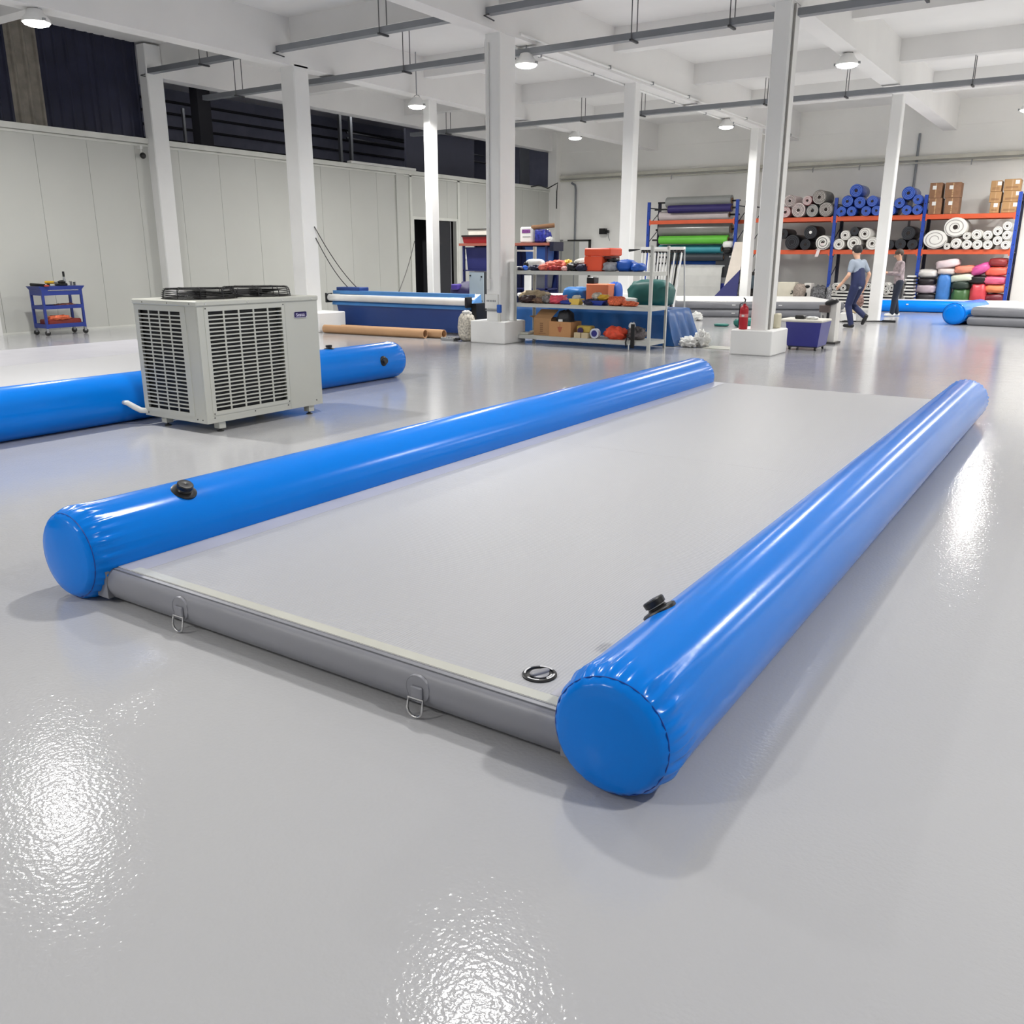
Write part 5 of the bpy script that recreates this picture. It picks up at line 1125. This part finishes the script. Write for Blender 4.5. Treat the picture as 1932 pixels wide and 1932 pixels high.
for k, (px0, px1, lab) in enumerate(((1566, 1600, 'flat stack of black and white strips beside the person in navy'), (1664, 1690, 'flat stack of black and white strips right of the column'), (1706, 1722, 'flat stack of black and white strips behind the person in grey'), (1628, 1649, 'flat stack of black and white strips left of the column'))):
    a, b = onY(px0, 556, 28.0), onY(px1, 556, 28.0)
    t = thing('strip_stack', lab, 'strips', ((a.x + b.x) / 2, 28.2, 0), gf)
    zz = 0; j = 0
    top = onY(px0, 520 if k == 2 else 547, 28.0).z
    while zz < top:
        MB().box(a.x + .03 * sin(j * 2), b.x + .03 * cos(j * 3), 27.98, 28.4, zz, zz + .045).build('strip', BLKR if j % 2 else WHR, t); zz += .047; j += 1

# ================================================================== RIGHT MIDDLE
# grey mat stacks on the floor (rotated a little)
def matstack(label, A, B, depth, n, th, tube=False, group='stacked grey mats'):
    A = Vector((A[0], A[1], 0)); B = Vector((B[0], B[1], 0)); u = (B - A).normalized(); v = Vector((-u.y, u.x, 0))
    t = thing('mat_stack', label, 'mat stack', (A + B) / 2, group); L = (B - A).length
    mt = Matrix(((u.x, v.x, 0, A.x), (u.y, v.y, 0, A.y), (0, 0, 1, 0), (0, 0, 0, 1)))
    for k in range(n):
        prof = []
        rings = []
        off = .12 * k
        for j in range(9):
            a = -pi / 2 + pi * j / 8; e = .06 * (1 - cos(a)); z = th / 2 + th / 2 * sin(a) + k * (th + .012)
            rings.append([(e + off * .5, e, z), (L - e, e, z), (L - e, depth - e, z), (e + off * .5, depth - e, z)])
        o = MB().loft(rings).xf(mt).build('mat_layer', M('stack_grey', (120, 121, 126), .4), t, True)
        zt = th + k * (th + .012)
        MB().box(.08 + off * .5, L - .08, .07, depth - .07, zt - .002, zt + .006).xf(mt).build('white_top', PLASTW if k == n - 1 else GREYL, o)
        for q in (.35, .62): MB().box(L * q, L * q + .09, .0, .012, zt - th * .5, zt - th * .5 + .02).xf(mt).build('tag', PLASTW, o)
    return t, mt, L
matstack('stack of two long grey mats with a white top behind the red fire extinguisher', (-9.35, 21.6), (-5.55, 23.65), 3.3, 2, .19)
st, mt, L = matstack('stack of two grey mats with a white top beside the blue tube end', (-2.62, 22.75), (2.0, 22.2), 3.0, 2, .2)
mb = MB(); n = 20; r = .25
p0 = Vector((-2.9, 22.6, r)); d = Vector((.118, .993, 0)).normalized()
tb2 = thing('blue_tube', 'blue inflatable tube lying along the end of the grey mat stack', 'tube', (-2.8, 23.5, 0))
rings = []
for h, f in ((0, .6), (.01, .8), (.05, .95), (.12, 1), (2.3, 1), (2.4, .9), (2.43, .6)): rings.append([tuple(p0 + d * h + (Vector((-d.y, d.x, 0)) * cos(2 * pi * k / n) + Vector((0, 0, 1)) * sin(2 * pi * k / n)) * r * f) for k in range(n)])
MB().loft(rings).build('body', BLUE, tb2, True)
MB().path([tuple(p0 + d * .05 + (Vector((-d.y, d.x, 0)) * cos(2 * pi * k / 40) + Vector((0, 0, 1)) * sin(2 * pi * k / 40)) * r * .955) for k in range(40)], .005, 5, True).build('seam', BLUEL, tb2)
# far white mat with blue tube front
fm = thing('inflatable_mat', 'far white inflatable mat with a blue tube on its front edge, before the racks', 'inflatable mat', (-3.6, 27.4, 0))
A = onZ(1655, 588); B = onZ(1845, 589); B.y = 27.55; B.x = -2.95; u = (B - A).normalized(); v = Vector((-u.y, u.x, 0)); Lf = (B - A).length
MB().cyl(A + v * .16 + Vector((0, 0, .16)), B + v * .16 + Vector((0, 0, .16)), .16, n=20).build('front_tube', BLUE, fm, True)
mt = Matrix(((u.x, v.x, 0, A.x), (u.y, v.y, 0, A.y), (0, 0, 1, 0), (0, 0, 0, 1)))
MB().box(0, Lf + 1.0, .3, .6, .06, .34).xf(mt).build('mat_body', PLASTW, fm)
MB().cb((Lf * .3, .0, .22), (.06, .02, .03)).xf(mt).build('tag', PLASTW, fm)
# fire extinguisher
t = thing('fire_extinguisher', 'red fire extinguisher standing on the column plinth', 'fire extinguisher', (-4.76, 13.86, .39))
EX = Vector((-4.775, 13.86, .39))
MB().lathe([(.062, 0), (.068, .01), (.068, .30), (.06, .345), (.03, .375), (.022, .38), (.022, .4)], EX, (0, 0, 1), 22).build('cylinder', M('extinguisher_red', (176, 24, 36), .3), t, True)
MB().box(EX.x - .02, EX.x + .02, EX.y - .03, EX.y + .03, .79, .815).build('valve_head', GREYM, t); MB().path([(EX.x, EX.y, .81), (EX.x + .02, EX.y - .03, .85), (EX.x + .0, EX.y - .06, .88)], .01, 6).build('lever', BLACK, t)
MB().path([(EX.x - .02, EX.y, .8), (EX.x - .075, EX.y, .78), (EX.x - .078, EX.y, .6), (EX.x - .074, EX.y, .45)], .009, 6).build('hose', BLACK, t, True)
MB().lathe([(.0686, .19), (.0688, .19), (.0688, .24), (.0686, .24)], EX, (0, 0, 1), 22, False).build('label_band', M('ext_label', (214, 120, 120), .4), t)
MB().rbox(EX.x - .012, EX.x + .03, EX.y - .0705, EX.y - .066, EX.z + .2, EX.z + .23, .002).build('label_mark', PLASTW, t)
# blue tub on castors
t = thing('wheeled_tub', 'dark blue plastic tub on castors with things on its lid, beside the column', 'tub', (-4.2, 15.2, 0))
TUB = M('tub_blue', (44, 46, 130), .4)
x0, x1, y0, y1 = -4.42, -3.84, 14.93, 15.55
MB().loft([[(x0 + .04, y0 + .04, .07), (x1 - .04, y0 + .04, .07), (x1 - .04, y1 - .04, .07), (x0 + .04, y1 - .04, .07)], [(x0, y0, .46), (x1, y0, .46), (x1, y1, .46), (x0, y1, .46)]]).build('body', TUB, t)
MB().rbox(x0 - .12, x1 + .01, y0 - .01, y1 + .01, .46, .5, .02).build('lid_board', M('lid_cream', (208, 204, 194), .6), t, True)
for xx in (x0 + .08, x1 - .08):
    for yy in (y0 + .08, y1 - .08): MB().cyl((xx - .015, yy, .037), (xx + .015, yy, .037), .037, n=12).build('castor', BLACK, t, True)
MB().box(x0 + .05, x1 - .05, y0 + .05, y1 - .05, .05, .075).build('chassis', M('tub_dark', (30, 30, 60), .5), t)
one(MB().rbox(-4.33, -4.18, 15.1, 15.3, .501, .56, .02), 'black_clamp', BLACK, 'small black device lying on the lid of the blue tub', 'device', smooth=True)
blobthing('white_rag', 'white rag on the lid of the blue tub', 'rag', (-4.05, 15.15, .52), (.2, .15, .05), PLASTW, .3, .8, 3)
# white machine with dark head
t = thing('white_machine', 'white upright machine with a black front strip and dark lamp head', 'machine', (-4.05, 16.6, 0))
MB().loft([[(-4.24, 16.38, .03), (-3.97, 16.38, .03), (-3.97, 16.68, .03), (-4.24, 16.68, .03)], [(-4.24, 16.38, .62), (-3.98, 16.38, .74), (-3.98, 16.68, .74), (-4.24, 16.68, .62)]]).build('body', M('machine_white', (212, 210, 204), .4), t)
MB().box(-4.13, -4.09, 16.35, 16.38, .03, .66).build('black_strip', BLACK, t)
MB().box(-4.28, -3.93, 16.33, 16.71, 0, .035).build('base', M('base_dark', (60, 58, 56), .6), t)
MB().rbox(-4.26, -4.08, 16.3, 16.42, .55, .68, .015).build('motor', M('motor_brown', (92, 82, 78), .5), t, True)
MB().blob((-4.06, 16.36, .73), (.24, .16, .1), .05, .8, 2, mat=Matrix.Rotation(radians(-15), 4, 'Y')).build('lamp_head', BLACK, t, 2)
MB().path([(-4.2, 16.37, .5), (-4.17, 16.36, .3), (-4.19, 16.37, .2), (-4.24, 16.37, .18)], .008, 6).build('cable', BLACK, t, True)
# cardboard on the floor
t = thing('cardboard_sheet', 'flat cardboard sheet on the floor left of the plinth', 'cardboard', (-5.3, 14.6, 0))
MB().box(-5.62, -4.95, 14.35, 14.8, 0, .012).build('sheet', CREAM, t); MB().box(-5.3, -4.95, 14.82, 15.1, 0, .16).build('carton', CARD, t)
blobthing('teal_pouch', 'teal folded pouch on the floor beyond the fire extinguisher', 'pouch', (-6.6, 19.3, .1), (.5, .35, .2), M('teal_cloth', (30, 110, 100), .5), .1, .7, 5, floor=.001)
blobthing('teal_disc', 'small teal flat cushion on the floor beside the teal pouch', 'cushion', (-7.15, 19.3, .03), (.32, .26, .06), M('teal_cloth'), .08, .7, 6, floor=.001)
blobthing('white_scrap', 'crumpled white scrap on the floor in front of the grey mats', 'scrap', (-8.3, 20.7, .1), (.25, .2, .2), PLASTW, .4, .9, 7, floor=.001)
t = thing('mop_bucket', 'white bucket with a brown mop bundle beside the column between the people', 'bucket', (-4.95, 22.3, 0))
MB().rbox(-5.3, -4.98, 22.2, 22.5, 0, .22, .04).build('bucket', PLASTW, t, True); MB().blob((-5.02, 22.4, .5), (.34, .3, .36), .25, .8, 8).build('bundle', M('mop_brown', (130, 100, 92), .8, var=.6, vscale=25), t, 2)
MB().rbox(-5.2, -4.9, 22.25, 22.5, .22, .38, .03).build('box', M('beige_card'), t, True)
t = thing('floor_cable', 'black power strip and cable on the floor at the foot of the column', 'cable', (-4.4, 22.7, 0))
MB().path([(-5.4, 22.25, .02), (-4.9, 22.15, .03), (-4.6, 22.6, .02), (-4.4, 22.7, .02)], .02, 6).build('cable', BLACK, t, True); MB().box(-4.42, -4.12, 22.66, 22.74, 0, .05).build('strip', BLACK, t)

# ================================================================== PEOPLE
def skin_obj(name, verts, edges, radii, mat, parent, root=0, vox=.014, side=Vector((1, 0, 0)), sub=2):
    # tapered limbs grown along the joints and fused into one continuous surface
    mb = MB()
    def vr(r): return r if isinstance(r, tuple) else (r, r)
    def parts(i):
        a, b = vr(radii[i]); k = a - b
        return [(Vector(verts[i]) + side * o, b) for o in ((-k, 0, k) if k > .004 else (0,))]
    for i in range(len(verts)):
        for p, r in parts(i): mb.blob(p, (2 * r, 2 * r, 2 * r), n=14, m=8)
    for a, b in edges:
        pa, pb = parts(a), parts(b)
        if len(pa) == 1 and len(pb) == 3: pa = pa * 3
        if len(pb) == 1 and len(pa) == 3: pb = pb * 3
        for (p, r), (q, t_) in zip(pa, pb):
            if (p - q).length > 1e-4: mb.cyl(p, q, r, t_, 14)
    o = mb.build(name, mat, parent, 2)
    rm = o.modifiers.new('fuse', 'REMESH'); rm.mode = 'VOXEL'; rm.voxel_size = vox; rm.use_smooth_shade = True
    sm = o.modifiers.new('soften', 'SMOOTH'); sm.factor = .5; sm.iterations = 4 if vox > .01 else 1
    return o
def chain(V, E, R, pts, rad, start=None):
    prev = start
    for p, r in zip(pts, rad):
        V.append(Vector(p)); R.append(r); i = len(V) - 1
        if prev is not None: E.append((prev, i))
        prev = i
    return prev
def person(label, base, heading, J, skinm, topm, legm, shoem, hairm, short=False):
    # J: joints in local metres (x right of body, y forward, z up)
    mt = Matrix.Translation(base) @ Matrix.Rotation(heading, 4, 'Z')
    sd0 = mt.to_3x3() @ Vector((1, 0, 0))
    W = lambda p: mt @ Vector(p)
    t = thing('person', label, 'person', base)
    V, E, R = [], [], []
    pel = chain(V, E, R, [W(J['pelvis'])], [(.10, .075)])
    ch = chain(V, E, R, [W(J['waist']), W(J['chest']), W(J['neck'])], [(.08, .06), (.07, .05), .05], pel)
    hd = chain(V, E, R, [W(J['jaw']), W(J['head']), W(J['crown'])], [.068, .09, .055], ch)
    chest_i = 2
    for s in ('l', 'r'):
        w_ = chain(V, E, R, [W(J[s + 'sho']), W(J[s + 'elb']), W(J[s + 'wri']), W(J[s + 'palm'])], ([.03, .038, .028, .034] if short else [.02, .022, .026, .034]), chest_i)
        pw_ = Vector(J[s + 'palm']); wr_ = Vector(J[s + 'wri']); dr = (pw_ - wr_).normalized(); sd = dr.cross(Vector((0, 0, 1)))
        sd = sd.normalized() if sd.length > .1 else Vector((1, 0, 0)); dn = dr.cross(sd)
        for k, (o_, ln) in enumerate(((-.026, .062), (-.009, .074), (.009, .068), (.026, .052))):
            b_ = pw_ + sd * o_ + dr * .02
            chain(V, E, R, [W(b_), W(b_ + dr * ln * .55 + dn * .008), W(b_ + dr * ln * .9 + dn * .025)], [.009, .0085, .007], w_)
        b_ = pw_ - sd * .034 - dr * .01
        chain(V, E, R, [W(b_), W(b_ - sd * .022 + dr * .025), W(b_ - sd * .026 + dr * .05)], [.01, .009, .008], w_)
        chain(V, E, R, [W(J[s + 'hip']), W(J[s + 'kne']), W(J[s + 'ank']), W(J[s + 'heel']), W(J[s + 'toe'])], [.06, .045, .036, .034, .03], pel)
    skin_obj('body', V, E, R, skinm, t, vox=.006, side=sd0)
    V, E, R = [], [], []
    a = chain(V, E, R, [W(Vector(J['pelvis']) - Vector((0, 0, .01))), W(J['waist']), W(J['chest'])], [(.165, .115), (.155, .11), (.17, .115)])
    chain(V, E, R, [W(Vector(J['neck']) * .6 + Vector(J['chest']) * .4)], [.085], a)
    for s in ('l', 'r'):
        if short: chain(V, E, R, [W(J[s + 'sho']), W(Vector(J[s + 'sho']) * .35 + Vector(J[s + 'elb']) * .65)], [.072, .058], a)
        else: chain(V, E, R, [W(J[s + 'sho']), W(J[s + 'elb']), W(J[s + 'wri'])], [.072, .056, .044], a)
    skin_obj('jacket', V, E, R, topm, t, side=sd0)
    V, E, R = [], [], []
    pel = chain(V, E, R, [W(Vector(J['pelvis']) + Vector((0, 0, .02)))], [(.178, .128) if short else (.155, .105)])
    for s in ('l', 'r'): chain(V, E, R, [W(J[s + 'hip']), W(J[s + 'kne']), W(Vector(J[s + 'ank']) * .8 + Vector(J[s + 'heel']) * .2)], [.098, .074, .06], pel)
    if short: chain(V, E, R, [W(J['waist']), W(Vector(J['waist']) * .35 + Vector(J['chest']) * .65)], [(.168, .124), (.16, .124)], pel)
    skin_obj('overalls' if short else 'trousers', V, E, R, legm, t, side=sd0)
    for s in ('l', 'r'):
        V, E, R = [], [], []
        he, to = Vector(J[s + 'heel']), Vector(J[s + 'toe'])
        chain(V, E, R, [W(Vector(J[s + 'ank']) * .6 + he * .4), W(he), W((he + to) / 2), W(to)], [.045, .046, .045, .038])
        skin_obj('shoe', V, E, R, shoem, t, 1, vox=.01)
    hdp = Vector(J['head']); f = (Vector(J['face'])).normalized(); side = f.cross(Vector((0, 0, 1))).normalized(); up = side.cross(f)
    hm = Matrix(((side.x, f.x, up.x, 0), (side.y, f.y, up.y, 0), (side.z, f.z, up.z, 0), (0, 0, 0, 1))).to_4x4()
    MB().blob((0, -.022, .05), (.205, .215, .19), .08, .9, 3).xf(mt @ Matrix.Translation(hdp) @ hm).build('hair', hairm, t, 2)
    MB().blob((0, .095, -.02), (.03, .045, .05)).xf(mt @ Matrix.Translation(hdp) @ hm).build('nose', skinm, t, 2)
    for sx_ in (-.036, .036): MB().blob((sx_, .086, .005), (.026, .016, .013)).xf(mt @ Matrix.Translation(hdp) @ hm).build('eye', M('eye_dark', (36, 28, 26), .3), t, 2)
    for sx_ in (-.092, .092): MB().blob((sx_, 0, -.01), (.025, .045, .065)).xf(mt @ Matrix.Translation(hdp) @ hm).build('ear', skinm, t, 2)
    MB().blob((0, .085, -.062), (.05, .02, .014)).xf(mt @ Matrix.Translation(hdp) @ hm).build('mouth', M('lips', (150, 90, 84), .5), t, 2)
    return t
SKIN = M('skin', (206, 162, 136), .55); HAIR = M('hair_black', (26, 22, 22), .6)
NVY = M('work_navy', (26, 36, 76), .75, var=.15, vscale=6); HOOD = M('hoodie_grey', (150, 136, 138), .85, var=.35, vscale=16); TRS = M('trouser_navy', (28, 36, 52), .8)
GREYS = M('sleeve_grey', (140, 150, 164), .8)
# person 1: walking, leaning back a little, weight on one leg, other leg lifted
J1 = dict(pelvis=(0, -.02, .93), waist=(0, -.01, 1.08), chest=(0, .03, 1.28), neck=(0, .05, 1.46), jaw=(0, .08, 1.53), head=(0, .09, 1.60), crown=(0, .09, 1.66), face=(.3, 1, -.15),
  lsho=(-.19, .04, 1.38), lelb=(-.27, .05, 1.12), lwri=(-.28, .2, .93), lpalm=(-.28, .25, .88), rsho=(.19, .02, 1.38), relb=(.27, -.1, 1.13), rwri=(.26, -.03, .9), rpalm=(.26, -.0, .82),
  lhip=(-.09, -.01, .88), lkne=(-.09, .1, .48), lank=(-.08, .0, .09), lheel=(-.08, -.04, .05), ltoe=(-.09, .14, .045),
  rhip=(.09, -.02, .88), rkne=(.1, .14, .5), rank=(.1, -.18, .26), rheel=(.1, -.24, .26), rtoe=(.1, -.17, .1))
p1 = person('person in navy overalls and grey short sleeves walking past the column, one foot lifted', Vector((-4.6, 20.5, 0)), radians(70), J1, SKIN, GREYS, NVY, BLACK, HAIR, True)
J2 = dict(pelvis=(0, 0, .9), waist=(0, .01, 1.05), chest=(0, .02, 1.24), neck=(0, .04, 1.42), jaw=(0, .07, 1.48), head=(0, .08, 1.55), crown=(0, .07, 1.61), face=(0, 1, -.2),
  lsho=(-.18, .02, 1.33), lelb=(-.24, .08, 1.08), lwri=(-.2, .32, 1.1), lpalm=(-.19, .39, 1.11), rsho=(.18, .02, 1.33), relb=(.24, .08, 1.08), rwri=(.2, .3, 1.08), rpalm=(.19, .37, 1.09),
  lhip=(-.09, 0, .86), lkne=(-.1, .08, .47), lank=(-.12, .12, .09), lheel=(-.12, .08, .05), ltoe=(-.14, .27, .045),
  rhip=(.09, 0, .86), rkne=(.1, .02, .46), rank=(.11, -.06, .09), rheel=(.11, -.1, .05), rtoe=(.12, .09, .045))
p2 = person('person in a grey patterned hoodie and dark trousers holding out both arms', Vector((-4.6, 25.1, 0)), radians(115), J2, SKIN, HOOD, TRS, PLASTW, M('hair_brown', (70, 56, 46), .6))
